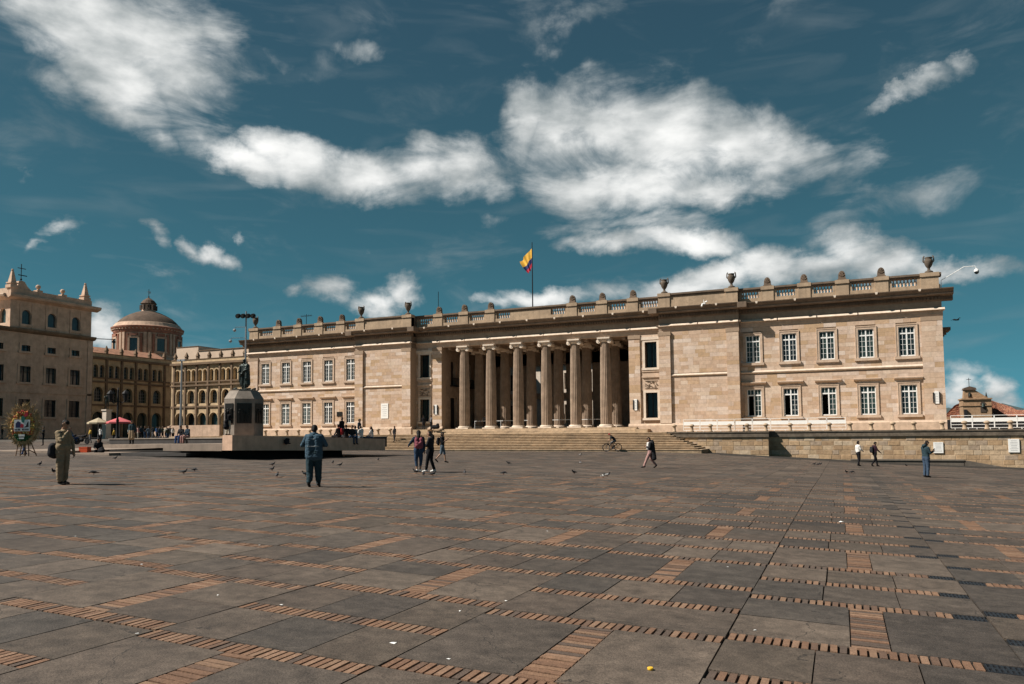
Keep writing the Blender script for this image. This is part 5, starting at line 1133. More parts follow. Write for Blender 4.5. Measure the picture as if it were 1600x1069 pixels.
def bones_of(J,stout=1.,sleeve='long',legs='long',hair='short',fingers=False,skirt=None,coat=None,hood=False):
    V=lambda k:Vector(J[k]); B=[]
    def A(a,ra,b,rb,t): B.append((tuple(a),ra,tuple(b),rb,t))
    p,w,c,n,h=V('pel'),V('waist'),V('chest'),V('neck'),V('head'); s=stout
    side=(V('hipR')-V('hipL')).normalized(); sh=(V('shR')-V('shL')).normalized(); up=(h-n).normalized(); fwd=up.cross(sh)*-1
    fwd=sh.cross(up)*-1 if False else up.cross(sh)
    if J.get('fwd'): fwd=Vector(J['fwd']).normalized()
    for q in (-1,1):
        A(p+side*.065*q*s,.118*s,w+side*.06*q*s,.112*s,'top'); A(w+side*.06*q*s,.112*s,c+sh*.075*q*s,.118*s,'top'); A(c+sh*.075*q,.118,V('shR' if q>0 else 'shL')-sh*.05*q,.08,'top')
        A(p+side*.07*q,.120*s,V('hipR' if q>0 else 'hipL')+Vector((0,0,-.05)),.112*s,'bot')
    A(V('shL'),.075,V('shR'),.075,'top'); A(c+up*.1,.075,n-up*.02,.064,'top'); A(n,.054,n+(h-n)*.5,.052,'skin')
    A(h-up*.035+fwd*.022,.066,h+up*.045+fwd*.005,.086,'skin'); A(h-up*.075+fwd*.045,.04,h-up*.045+fwd*.05,.05,'skin')   # skull and jaw
    A(h-up*.005+fwd*.085,.014,h-up*.028+fwd*.102,.017,'skin')                                                          # nose
    for q in (-1,1): A(h-up*.01+sh*.083*q-fwd*.01,.016,h+up*.02+sh*.085*q-fwd*.012,.019,'skin')                         # ears
    if hair=='short': A(h+up*.055-fwd*.022,.088,h+up*.066+fwd*.02,.076,'hair'); A(h-up*.03-fwd*.035,.07,h+up*.05-fwd*.028,.082,'hair')
    elif hair=='bald': A(h-up*.02-fwd*.05,.055,h+up*.03-fwd*.05,.058,'hair')
    elif hair=='long': A(h+up*.05-fwd*.02,.09,h+up*.06+fwd*.02,.072,'hair'); A(h-fwd*.045,.08,n-fwd*.08-up*.02,.075,'hair'); A(n-fwd*.09,.075,c-fwd*.135+up*.02,.06,'hair')
    elif hair=='cap': A(h+up*.06-fwd*.01,.088,h+up*.07+fwd*.02,.08,'hair'); A(h+up*.06+fwd*.06,.03,h+up*.05+fwd*.14,.015,'hair')
    if hood: A(n-fwd*.08-sh*.06,.06,n-fwd*.08+sh*.06,.06,'top'); A(n-fwd*.06,.07,n-fwd*.1-up*.06,.06,'top')
    for q,sx in (('L',-1),('R',1)):
        S,E_,W=V('sh'+q),V('el'+q),V('wr'+q); A(S,.068*min(s,1.1),E_,.052,'top')
        A(E_,.05,W,.038,'top' if sleeve=='long' else 'arm')
        d=(W-E_).normalized(); k=W+d*.085; A(W,.029,k,.034,'skin'); lat=d.cross(Vector((0,0,1))); lat=lat.normalized() if lat.length>.1 else Vector((1,0,0)); nb=lat.cross(d)
        if fingers:
            for i,(o,ln) in enumerate(((-.027,.062),(-.009,.075),(.009,.07),(.026,.055))):
                f0=k+nb*o+d*.015; f1=f0+d*ln*.55+lat*.012; f2=f1+d*ln*.35+lat*.03; A(f0,.0095,f1,.009,'skin'); A(f1,.009,f2,.008,'skin')
            A(W+d*.03-nb*.03,.012,W+d*.075-nb*.055+lat*.02,.0095,'skin')
        else: A(k,.033,k+d*.05+lat*.015,.02,'skin'); A(W+d*.03-nb*.025,.014,W+d*.08-nb*.045,.011,'skin')
        Hh,K,N_=V('hip'+q),V('kn'+q),V('an'+q); sk=min(s,1.15)
        A(Hh,.102*sk,K,.073*sk,'bot')
        if legs=='long': A(K,.071*sk,N_+Vector((0,0,.02)),.056*sk,'bot')
        elif legs=='crop': A(K,.066,K+(N_-K)*.55,.052,'bot'); A(K+(N_-K)*.5,.045,N_,.036,'arm')
        else: A(K,.056,N_,.038,'arm')
        t=Vector(J.get('toe'+q,(0,1,-.2))).normalized(); A(N_-t*.03+Vector((0,0,-.035)),.046,N_+t*.15+Vector((0,0,-.045)),.038,'shoe'); A(N_,.044,N_-t*.02+Vector((0,0,-.03)),.045,'shoe')
    if skirt:
        for q in (-1,1): A(p+side*.07*q,.13,(V('knL')+V('knR'))/2+side*.08*q+Vector((0,0,-skirt)),.13,'skirt')
    if coat:
        for q in (-1,1): A(p+side*.08*q,.14,(V('knL')+V('knR'))/2+side*.07*q+Vector((0,-.05,-coat)),.15,'top'); A(c+sh*.09*q,.135,p+side*.09*q,.14,'top')
    return B
def scaleJ(H,**ov):
    J=dict(J0); J.update(ov); k=H/1.745
    return {a:(tuple(x*k for x in v) if a not in('fwd',) and not a.startswith('toe') else v) for a,v in J.items()}
def person(label,loc,rz,H,tags,voxel=.024,group=None,pose={},mesh=None,cat='person',extra=(),nm='person',**kw):
    if mesh is None:
        B=bones_of(scaleJ(H,**pose),**kw)+list(extra)
        t=dict(arm='skin',skin='skin',hair='hair',shoe='shoe',skirt='black'); t.update(tags); mesh=skin_mesh(nm,B,t,voxel)
    o=bpy.data.objects.new(nm,mesh); col.objects.link(o); o.location=loc; o.rotation_euler=(0,0,rz); tag(o,label,cat,group); return o
RIGHT,LEFT,AWAY,TOW=R(-66.4),R(113.6),R(23.6),R(203.6)
def G3(x,y): return (x,y,gf(x,y)+.012)
def loose(name,bones,tags,loc,rz,label,cat,voxel=.02,group=None):
    m=skin_mesh(name,bones,tags,voxel); o=bpy.data.objects.new(name,m); col.objects.link(o); o.location=loc; o.rotation_euler=(0,0,rz); return tag(o,label,cat,group)
def backpack_bones(z=1.22,y=-.24,w=.09,h=.17,straps=True):
    y+=.04
    B=[((-w,y,z-h),.085,(-w,y,z+h*.7),.08,'a'),((w,y,z-h),.085,(w,y,z+h*.7),.08,'a'),((-w,y,z-h),.085,(w,y,z-h),.085,'a'),((-w*.8,y-.07,z-h*.7),.06,(w*.8,y-.07,z-h*.1),.06,'a'),((-w*.8,y-.06,z-h*.1),.06,(w*.8,y-.06,z-h*.7),.06,'a')]
    if straps:
        for q in (-1,1): B+=[((q*w,y+.05,z+h*.6),.02,(q*.13,-.05,z+.27),.02,'a'),((q*.13,-.05,z+.27),.02,(q*.13,.11,z+.2),.02,'a'),((q*.13,.11,z+.2),.02,(q*.17,.1,z-.02),.02,'a')]
    return B
# man in khaki, hand to his mouth, bag at his back
P=G3(-19.7,14.06)
person('stout man in khaki work clothes with one hand raised to his mouth',P,RIGHT+R(-12),1.76,dict(top='khaki',bot='khaki2'),.0125,
  pose=dict(elR=(.24,.16,1.17),wrR=(.05,.17,1.40),elL=(-.27,.05,1.12),wrL=(-.25,.12,.86),head=(0,.05,1.615),anL=(-.11,-.04,.085),anR=(.12,.05,.085)),stout=1.14,hair='short',fingers=True,
  extra=[((-.115,-.02,.62),.098,(-.115,-.03,.16),.085,'bot'),((.115,.02,.62),.098,(.115,.03,.16),.085,'bot'),((-.09,0.02,1.02),.14,(.09,0.02,1.02),.14,'top')])
loose('shoulder_bag',[((0,0,0),.13,(.05,-.02,.22),.10,'a'),((.1,0,.02),.12,(.12,0,.2),.09,'a'),((-.05,.03,.28),.03,(.12,.12,.5),.022,'a'),((.12,.12,.5),.022,(.16,.30,.62),.022,'a')],dict(a='char'),(P[0]-.17,P[1]-.13,P[2]+.82),RIGHT,'bulky black shoulder bag hanging at the back of the khaki man','bag',.016)
# man in blue jacket walking away
P=G3(-13.69,17.27)
refl=[]
person('man in blue jacket with reflective stripes seen from behind, walking away',P,AWAY+R(4),1.78,dict(top='steel',bot='teal',band='reflect'),.0125,
  pose=dict(elL=(-.33,.02,1.14),wrL=(-.20,.24,1.12),elR=(.33,.02,1.14),wrR=(.20,.24,1.12),shL=(-.19,0,1.38),shR=(.19,0,1.38),head=(0,.04,1.575),knR=(.1,.10,.5),anR=(.10,.16,.085),anL=(-.11,-.14,.12),knL=(-.1,.02,.5),toeL=(0,1,-.55)),stout=1.22,hair='short',fingers=True,
  extra=[((-.11,-.01,1.3),.13,(-.10,0,.92),.145,'top'),((.11,-.01,1.3),.13,(.10,0,.92),.145,'top'),((-.10,0,.86),.145,(.10,0,.86),.145,'top'),((-.11,.0,.75),.115,(-.11,-.04,.2),.085,'bot'),((.11,.03,.75),.115,(.11,.10,.2),.085,'bot'),((-.06,0,1.46),.07,(.06,0,1.46),.07,'top'),((-.13,-.125,1.33),.012,(.13,-.125,1.33),.012,'band'),((-.15,-.135,1.13),.012,(.15,-.135,1.13),.012,'band')])
# two women close together and their bag
P=G3(-15.35,25.81)
person('woman with long dark hair and blue jeans seen from behind, wearing a pink backpack',P,AWAY+R(10),1.66,dict(top='navy',bot='jeans',shoe='shoe_white'),.017,
  pose=dict(elL=(-.33,.05,1.2),wrL=(-.40,.16,1.1),anL=(-.07,-.02,.085),anR=(.07,.02,.085)),hair='long',legs='crop')
loose('backpack',backpack_bones(1.17,-.235),dict(a='pink'),P,AWAY+R(10),'pink and purple backpack on the woman in blue jeans','backpack',.018)
P=G3(-15.2,26.5)
person('long haired woman in black with white shoes standing close beside a friend',P,AWAY+R(75),1.62,dict(top='char',bot='black',shoe='shoe_white'),.017,
  pose=dict(elL=(-.24,.08,1.15),wrL=(-.1,.26,1.15),elR=(.24,.05,1.12),wrR=(.14,.25,1.1),anL=(-.12,.16,.085),knL=(-.11,.1,.5),anR=(.1,-.13,.085),head=(0,.05,1.61)),hair='long',extra=[((.1,.1,.85),.12,(.05,.12,.78),.11,'top')])
# walking youth with black backpack
P=G3(-20.29,36.66)
person('youth in black shirt and shorts striding across the square, one fist raised',P,RIGHT,1.68,dict(top='black',bot='greyblue'),.02,sleeve='short',legs='short',
  pose=dict(elR=(.23,.08,1.16),wrR=(.16,.28,1.32),elL=(-.24,-.06,1.14),wrL=(-.24,.02,.9),knL=(-.1,.12,.5),anL=(-.1,.18,.085),knR=(.1,-.06,.52),anR=(.1,-.36,.2),toeR=(0,1,-1.0)),hair='short')
loose('backpack',backpack_bones(1.20,-.25),dict(a='black'),P,RIGHT,'plain black backpack on the striding youth','backpack',.02)
# woman in a long dark coat
P=G3(-9.37,39.68)
person('woman in a long dark coat and pale trousers walking with a wide stride',P,LEFT,1.6,dict(top='char',bot='rose',shirt='white'),.02,
  pose=dict(elL=(-.22,.06,1.12),wrL=(-.12,.2,1.2),elR=(.22,.06,1.12),wrR=(.12,.2,1.2),knL=(-.1,.2,.52),anL=(-.1,.36,.1),knR=(.1,-.08,.48),anR=(.1,-.36,.13),toeR=(0,1,-.7),head=(0,.05,1.61)),hair='short',
  extra=[((-.08,-.12,1.35),.1,(-.1,-.2,.5),.13,'top'),((.08,-.12,1.35),.1,(.1,-.2,.5),.13,'top'),((-.07,.10,1.3),.05,(-.07,.12,1.0),.05,'shirt'),((.07,.10,1.3),.05,(.07,.12,1.0),.05,'shirt')])
# couple near the terrace wall and the man with a phone
P=G3(1.03,57.2)
person('person in white jacket and black trousers walking below the terrace wall',P,RIGHT+R(8),1.72,dict(top='white',bot='black'),.024,pose=dict(elR=(.23,.06,1.14),wrR=(.2,.2,1.05),knL=(-.1,.08,.5),anL=(-.1,.08,.085),anR=(.1,-.1,.085)),hair='short')
P=G3(2.1,58.6)
person('person in plum jacket with dark backpack walking beside the terrace wall ledge',P,RIGHT+R(5),1.72,dict(top='plum',bot='black'),.024,pose=dict(elR=(.24,.1,1.12),wrR=(.24,.28,.98),knL=(-.1,.16,.5),anL=(-.1,.22,.085),anR=(.1,-.28,.12),knR=(.1,-.03,.5),toeR=(0,1,-.6),head=(0,.06,1.6)),hair='short')
loose('backpack',backpack_bones(1.18,-.24),dict(a='char'),P,RIGHT,'dark backpack on the walker in the plum jacket','backpack',.022)
P=G3(3.72,41.49)
person('man in hooded dark jacket and jeans standing and looking at his phone',P,RIGHT+R(10),1.77,dict(top='teal',bot='jeans2'),.018,pose=dict(elR=(.24,.06,1.14),wrR=(.14,.30,1.22),elL=(-.24,.04,1.14),wrL=(-.14,.28,1.2),head=(0,.07,1.6)),hair='short',hood=True,stout=1.08)
q=MB(); q.box(-.04,.04,-.006,.006,-.075,.075); qo=q.build('phone','dark_iron',None,loc=(0,0,0)); fx,fy=-math.sin(RIGHT+R(10)),math.cos(RIGHT+R(10)); qo.location=(P[0]+fx*.42+.02,P[1]+fy*.42,P[2]+1.31); qo.rotation_euler=(R(-35),0,RIGHT+R(10)); tag(qo,'dark phone held up by the man in the hooded jacket','phone')
# cyclist
def bicycle(P,rz):
    r=thing('bicycle',P,'black mountain bike ridden along the foot of the stairs','bicycle',rz=rz)
    def L(name,mb,m): 
        o=mb.build(name,m,None,loc=(0,0,0)); o.parent=r; return o
    for y,nm in ((.54,'front'),(-.54,'rear')):
        t=MB(); n=24; t.tube([(0,y+.335*math.cos(2*math.pi*k/n),.36+.335*math.sin(2*math.pi*k/n)) for k in range(n+1)],.027,6); w_=L('wheel',t,'dark_iron')
        s=MB(); s.tube([(0,y+.305*math.cos(2*math.pi*k/n),.36+.305*math.sin(2*math.pi*k/n)) for k in range(n+1)],.012,5); s.cyl((-.04,y,.36),(.04,y,.36),.03,8)
        for k in range(10): a=2*math.pi*k/10; s.cyl((0,y,.36),(0,y+.3*math.cos(a),.36+.3*math.sin(a)),.004,3)
        so_=s.build('rim','galvanised',None,loc=(0,0,0)); so_.parent=w_
    f=MB()
    BB,ST,HT,HB=(0,-.08,.32),(0,-.22,.82),(0,.36,.86),(0,.40,.72)
    for a,b,rr in ((BB,ST,.018),(ST,HT,.018),(BB,HB,.024),(HT,HB,.022),(BB,(0,-.54,.36),.013),(ST,(0,-.54,.36),.011),(HB,(.05,.54,.36),.018),(HB,(-.05,.54,.36),.018)): f.cyl(a,b,rr,7)
    L('frame',f,'dark_iron'); h=MB(); h.tube([(-.33,.33,1.0),(-.1,.38,.98),(.1,.38,.98),(.33,.33,1.0)],.014,6); h.cyl(HT,(0,.38,.98),.016,6); L('handlebar',h,'dark_iron')
    s=MB(); s.cyl(ST,(0,-.25,.92),.014,6); s.ball((0,-.27,.95),.1,10,6,(.75,1.35,.35)); L('saddle',s,'dark_iron')
    c=MB(); c.cyl((.06,-.08,.32),(.07,-.08,.32),.1,14); c.cyl((.09,-.08,.32),(.09,.02,.18),.012,5); c.cyl((-.09,-.08,.32),(-.09,-.18,.46),.012,5); c.box(.09,.19,-.02,.06,.165,.185); c.box(-.19,-.09,-.22,-.14,.455,.475); L('crank',c,'galvanised')
P=G3(-19.2,66.6); bicycle(P,LEFT)
person('cyclist with red cap and dark top bent over the handlebars',(P[0],P[1],P[2]),LEFT,1.74,dict(top='char',bot='grey',hair='red'),.02,sleeve='short',legs='short',
  pose=dict(pel=(0,-.26,1.02),waist=(0,-.18,1.16),chest=(0,0,1.31),neck=(0,.11,1.41),head=(0,.19,1.52),fwd=(0,1,0),shL=(-.18,.06,1.36),shR=(.18,.06,1.36),elL=(-.26,.16,1.12),elR=(.26,.16,1.12),wrL=(-.28,.30,1.04),wrR=(.28,.30,1.04),hipL=(-.09,-.24,.98),hipR=(.09,-.24,.98),knL=(-.11,.1,.82),anL=(-.13,-.14,.55),knR=(.11,.12,.66),anR=(.13,.02,.26)),hair='cap')
# people sitting on the monument parapet and near it
SIT=dict(pel=(0,0,.10),waist=(0,.0,.26),chest=(0,.03,.47),neck=(0,.04,.62),head=(0,.08,.76),fwd=(0,1,-.1),shL=(-.18,.03,.56),shR=(.18,.03,.56),elL=(-.23,.1,.3),elR=(.23,.1,.3),wrL=(-.1,.3,.22),wrR=(.1,.3,.22),hipL=(-.09,.04,.09),hipR=(.09,.04,.09),knL=(-.12,.44,.10),knR=(.12,.44,.10),anL=(-.12,.46,-.33),anR=(.12,.46,-.33))
def ptop(y): return -.12+(y-41.5)*(-.17/6.9)
def seat(y,rz,H,tags,lab,hair='short',x=-32.1,z=None,**kw):
    zz=ptop(y)+.0 if z is None else z
    return person(lab,(x,y,zz),rz,H*1.1,tags,.022,'people sitting around the monument',dict(SIT),hair=hair,**kw)
EAST=R(90)
seat(43.2,EAST,1.7,dict(top='char',bot='black'),'dark clothed person with a red backpack sitting on the monument parapet')
loose('backpack',backpack_bones(.36,-.22),dict(a='red'),(-32.1,43.2,ptop(43.2)+.1),EAST+R(30),'red backpack worn by a person sitting on the parapet','backpack',.022)
person('tall man in black standing behind the seated group at the parapet',(-32.75,44.4,-.45),EAST-R(180),1.78,dict(top='black',bot='grey'),.024,'people around the monument')
seat(44.05,EAST-R(30),1.7,dict(top='black',bot='char'),'person in black sitting next to the red backpack on the parapet')
seat(44.65,R(250),1.68,dict(top='char',bot='jeans'),'person in charcoal top and jeans sitting with legs over the parapet front')
seat(45.2,EAST+R(20),1.65,dict(top='greyblue',bot='grey'),'person in pale grey blue top hunched over on the parapet')
seat(45.85,EAST-R(10),1.66,dict(top='white',bot='greyblue'),'person in white hooded top in the middle of the seated row',hood=True)
person('man in navy jacket standing behind the end of the parapet',(-32.8,46.6,-.55),EAST-R(160),1.8,dict(top='navy',bot='black'),.024,'people around the monument')
seat(47.2,EAST+R(15),1.66,dict(top='white',bot='jeans2'),'long haired person in white shirt and jeans at the end of the parapet',hair='long')
# musician with guitar case against the pedestal
person('person with pale trousers wearing a guitar case beside the pedestal',(-32.32,33.05,.075),AWAY+R(-15),1.42,dict(top='black',bot='cream'),.02,hair='short',pose=dict(elL=(-.2,.12,1.12),wrL=(-.08,.26,1.12)))
loose('guitar_case',[((0,0,.12),.17,(0,0,.16),.16,'a'),((0,0,.45),.12,(0,0,.42),.13,'a'),((0,0,.2),.14,(0,0,.45),.10,'a'),((0,0,.5),.06,(0,0,1.0),.055,'a')],dict(a='black'),(-32.25,32.84,.42),AWAY,'black guitar case carried upright on a back at the pedestal','guitar case',.02)
# podium sitters and passers
seat(34.9,TOW+R(20),1.7,dict(top='black',bot='char'),'hunched person in black sitting on the podium slabs beside an orange box',x=-45.4,z=-.98)
q=MB(); q.box(-.3,.3,-.2,.2,0,.3); q.box(-.31,.31,-.21,.21,.3,.36); mat('orange_plastic',(.5,.07,.02),.5,.1); ob_=q.build('orange_box','orange_plastic',None,loc=(0,0,0)); ob_.location=(-46.3,34.6,-.98); ob_.rotation_euler=(0,0,R(15)); tag(ob_,'orange plastic box on the low podium slab','box')
loose('black_bag',[((-.15,0,.12),.14,(.15,0,.12),.14,'a'),((-.12,0,.22),.1,(.12,0,.3),.08,'a')],dict(a='black'),(-44.6,34.5,-.98),0,'black bag set down next to the hunched sitter','bag',.03)
person('woman in dark top and beige skirt standing on the podium behind the lamp',(-45.6,37.6,-.48),TOW,1.66,dict(top='teal',bot='black',skirt='beige'),.024,hair='long',skirt=.05)
seat(41.3,R(190),1.68,dict(top='char',bot='blue'),'person in dark top and blue trousers resting on the upper podium tier',x=-44.9,z=-.09)
seat(41.3,R(170),1.68,dict(top='navy',bot='rose'),'person in navy jacket resting on the upper podium tier',x=-44.25,z=-.09)
person('person in black standing on the upper podium tier near the pedestal',(-43.6,44.5,-.09),LEFT,1.66,dict(top='black',bot='char'),.03,'people around the monument')
person('lone figure in black stepping down the palace stairs',(-44.1,69.14,-1.66+RI*6),R(150),1.7,dict(top='black',bot='char'),.03,pose=dict(anL=(-.1,.1,.085),elR=(.24,.1,1.12)))
lb_=MB(fr(YC)); lb_.box(-14.7,-12.62,-2.0,-.25,TZ,FZ-.03); lb_.box(12.62,14.0,-1.6,-.25,TZ,.42); lb_.build('landing_block','step_stone',pal)
person('figure in black by the shaded palace doorway',(-46.2,78.9,FZ-.03),AWAY,1.68,dict(top='black',bot='char'),.03)
person('figure in grey leaning against the pier by the palace doorway',(-45.35,79.2,FZ-.03),R(150),1.72,dict(top='grey',bot='black'),.03,hair='short',pose=dict(elL=(-.24,.14,1.15),wrL=(-.05,.28,1.15)))
loose('black_bag',[((-.3,0,.3),.26,(.3,0,.3),.26,'a'),((-.2,0,.1),.1,(.3,0,.55),.2,'a')],dict(a='black'),(-44.6,78.95,FZ-.03),0,'big rounded black bag leaning by the pier','bag',.05)
person('dim figure standing in the portico between the first columns',(C-7.1,82.9,FZ),TOW,1.7,dict(top='grey',bot='black'),.03)
person('dim figure in dark blue far inside the portico',(C+1.0,86.5,FZ),TOW,1.7,dict(top='blue',bot='black'),.03)
# crowd in front of the college
rc=random.Random(21)
VAR=[]
for k in range(6):
    st=rc.uniform(-.16,.16); J=dict(anL=(-.1,st,.085),anR=(.1,-st,.085),elL=(-.25,.05+rc.uniform(0,.15),1.13),wrL=(-.2,rc.uniform(.05,.28),rc.uniform(.9,1.2)),elR=(.25,.05,1.13),wrR=(.2,rc.uniform(.05,.25),rc.uniform(.88,1.15)))
    VAR.append(skin_mesh('person',bones_of(scaleJ(1.66+.03*k,**J),hair='long' if k%3==0 else 'short',legs='long',hood=k==2),dict(top='navy',bot='black',skin='skin',hair='hair',shoe='shoe',arm='skin'),.045))
def variant(k,top,bot):
    m=VAR[k%6].copy(); m.name='person'; n=[i for i,x in enumerate(m.materials) if x.name.startswith('c_navy')]; b=[i for i,x in enumerate(m.materials) if x.name.startswith('c_black')]
    for i in n: m.materials[i]=M_(top)
    for i in b: m.materials[i]=M_(bot)
    return m
crowd=[(-83.4,68.5,'white','jeans'),(-84.7,70.1,'grey','cream'),(-81.6,68.2,'rose','cream'),(-84.6,71.2,'navy','black'),(-82.5,70,'black','jeans'),(-79.5,68,'greyblue','jeans'),(-82.4,71.1,'char','grey'),(-83.7,72.8,'blue','grey'),(-79.9,70,'navy','jeans'),(-82.1,72.4,'olive','black'),(-80,71.1,'cream','black'),(-82.8,74.2,'grey','jeans'),(-80,72.2,'white','black'),(-89.4,74.6,'char','black'),(-87.7,76.5,'grey','black'),(-75.7,67.5,'olive','jeans')]
words={'white':'white','grey':'grey','rose':'rose','navy':'navy','black':'black','greyblue':'pale blue','char':'charcoal','blue':'blue','olive':'olive','cream':'cream','yellow':'yellow','jeans':'jeans'}
for k,(x,y,t,b) in enumerate(crowd):
    bw={'jeans':'jeans','black':'black trousers','grey':'grey trousers','cream':'cream trousers'}[b]
    o=person('passer-by in %s top and %s in the crowd before the arcaded college'%(words[t],bw),G3(x,y),rc.uniform(0,6.28),1.7,None,mesh=variant(k,t,b),group='crowd before the college')
for k,(x,y,t,b,lab) in enumerate([(-97.4,61.3,'black','char','dark figure walking at the foot of the corner building beside another'),(-96.6,61.9,'char','black','second dark figure at the foot of the corner building'),(-68.2,46.7,'black','black','figure in black behind the flower wreath'),(-44.9,29.6,'navy','blue','person in dark blue right behind the flower wreath'),(-73.4,55.4,'yellow','grey','street vendor in yellow under the beige parasol'),(-71.3,56.6,'yellow','char','street vendor in yellow beside the pink parasol'),(-72.6,56.0,'white','black','seated looking vendor in white between the parasols')]):
    person(lab,G3(x,y),rc.uniform(0,6.28),1.7,None,mesh=variant(k+2,t,b),group='people by the parasols and corner building')
# ------------------------------------------------------------------ pigeons
PAL.update(pig=(.022,.023,.026),pig2=(.10,.10,.105),pigw=(.55,.54,.52),leg=(.18,.06,.05),beak=(.03,.03,.03))
for k in ('pig','pig2','pigw','leg','beak'): cloth('c_'+k,PAL[k],.6,.3,60,.3)
def pig_bones(peck):
    B=[((0,-.03,.11),.052,(0,.06,.125),.05,'a'),((0,-.08,.105),.035,(0,-.02,.115),.05,'a'),((0,-.09,.105),.028,(0,-.19,.085),.016,'a'),((-.03,-.09,.1),.02,(-.02,-.18,.083),.014,'a'),((.03,-.09,.1),.02,(.02,-.18,.083),.014,'a'),
       ((-.045,.03,.125),.022,(-.03,-.12,.105),.014,'w'),((.045,.03,.125),.022,(.03,-.12,.105),.014,'w')]
    hd=(0,.125,.215) if not peck else (0,.17,.09)
    B+=[((0,.07,.14),.038,(0,(.07+hd[1])/2+.01,(.14+hd[2])/2),.028,'n'),((0,(.07+hd[1])/2+.01,(.14+hd[2])/2),.026,hd,.024,'n'),(hd,.024,(0,hd[1]+.012,hd[2]),.022,'n'),((0,hd[1]+.025,hd[2]-.004),.008,(0,hd[1]+.045,hd[2]-.01),.005,'b')]
    for q in (-1,1): B+=[((q*.022,.0,.075),.012,(q*.024,.005,.012),.007,'l'),((q*.024,.005,.01),.007,(q*.026,.04,.007),.006,'l'),((q*.024,.005,.01),.006,(q*.024,-.02,.007),.005,'l')]
    return B
pm=[skin_mesh('pigeon',pig_bones(p),dict(a=a,w=w_,n='pig',l='leg',b='beak'),.0075,2) for p,a,w_ in ((0,'pig','pig'),(1,'pig','pig'),(0,'pig2','pig'),(0,'pigw','pig2'),(0,'pig2','pigw'))]
pig=[(-30.13,20.52),(-24.47,17.16),(-22.85,17.42),(-35.38,28.19),(-20.95,19.4),(-21.95,20.82),(-23.36,26.59),(-20.15,22.91),(-17.29,19.9),(-17.03,21.03),(-23.19,30.72),(-20.81,28.08),(-24.75,37.06),(-14.94,24.93),(-13.87,23.67),(-13.62,23.89),(-13.31,25.82),(-11.98,26.51),(-16.4,36.97),(-10.11,29.42),(-13.79,41.25),(-8.28,27.41),(-8.44,28.52),(-18.25,54.62),(-1.72,53.96),(-1.48,53.62),(-1.35,54.65),(.19,42.28),(.43,42.55),(4.31,62.5)]
rp_=random.Random(4)
for i,(x,y) in enumerate(pig):
    v=3 if i in (21,) else (4 if i in (20,22,23) else rp_.choice((0,0,0,1,2)))
    near=x<-19 and y<24
    lab={0:'dark slate pigeon standing on the paving',1:'dark pigeon pecking head down at the paving',2:'grey bodied pigeon standing on the paving',3:'white bodied pigeon standing on the paving',4:'grey pigeon with white wings on the paving'}[v]
    ref=[((-19.7,14.1),'the man in khaki'),((-13.7,17.3),'the man in the blue jacket'),((-15.3,26),'the two women'),((-20.3,36.7),'the striding youth'),((-9.4,39.7),'the woman in the long coat'),((-19.2,66.6),'the cyclist'),((3.7,41.5),'the man with a phone'),((1.5,58),'the terrace wall walkers'),((-33,33),'the monument podium')]
    rr_=min(ref,key=lambda r_:(r_[0][0]-x)**2+(r_[0][1]-y)**2); dd_=math.hypot(rr_[0][0]-x,rr_[0][1]-y)
    lab=lab.replace(' on the paving','').replace(' at the paving','')+(' at the feet of ' if dd_<2.2 else (' a few steps from ' if dd_<5 else ' on open paving well away from '))+rr_[1]
    inst(pm[v],'pigeon',(x,y,gf(x,y)),(TOW+.4 if v==3 else rp_.choice((RIGHT,LEFT,AWAY,LEFT+.6,RIGHT-.5,TOW))),lab,'pigeon','pigeons on the square',.82)
fb_=[((0,-.1,0),.06,(0,.12,.01),.055,'a'),((0,.14,.02),.04,(0,.19,.02),.03,'a'),((0,-.12,0),.04,(0,-.28,-.01),.03,'a')]+[((q*.04,.03,.02),.04,(q*.35,.02,.12),.03,'a') for q in (-1,1)]+[((q*.35,.02,.12),.03,(q*.7,-.08,.06),.012,'a') for q in (-1,1)]
loose('flying_bird',fb_,dict(a='black'),(8.77,68.84,8.8),RIGHT,'dark bird gliding in the sky beside the palace corner','bird',.012)
# ------------------------------------------------------------------ litter
sc_m=MB(); v=[(-.05,-.03,.012),(.05,-.035,.004),(.055,.03,.016),(-.045,.035,.006),(0,0,.022)]; i_=[sc_m.vert(q) for q in v]
for a,b in ((0,1),(1,2),(2,3),(3,0)): sc_m.face((i_[a],i_[b],i_[4]))
sme=unit_mesh(sc_m,'paper_scrap','white_paint')
for k,(x,y) in enumerate([(-3.33,5.2),(-.06,16.53),(-3.14,6.98),(-1.4,10.1),(-3.35,6.39),(-4.98,5.81),(-7.69,8.5),(-4.65,12.08),(-.75,6.98),(-5.81,5.84),(-7.86,6.66),(-10.6,7.8),(-2.74,5.04),(-5.33,4.49)]):
    inst(sme,'paper_scrap',(x,y,gf(x,y)),k*1.3,'tiny white scrap of paper lying on the paving','litter','paper scraps on the paving',.28 if k not in (0,1) else (.5 if k==0 else 1.1))
cp_=MB(); cp_.lathe([(.035,0),(.036,.02),(.03,.026),(.0,.026)],0,0,14); mat('yellow_plastic',(.7,.42,.03),.4,.1); yo=cp_.build('bottle_cap','yellow_plastic',None,loc=(0,0,0)); yo.scale=(.62,)*3; yo.location=(-1.32,5.47,gf(-1.32,5.47)+.004); tag(yo,'yellow plastic bottle cap lying on a grey slab','bottle cap')
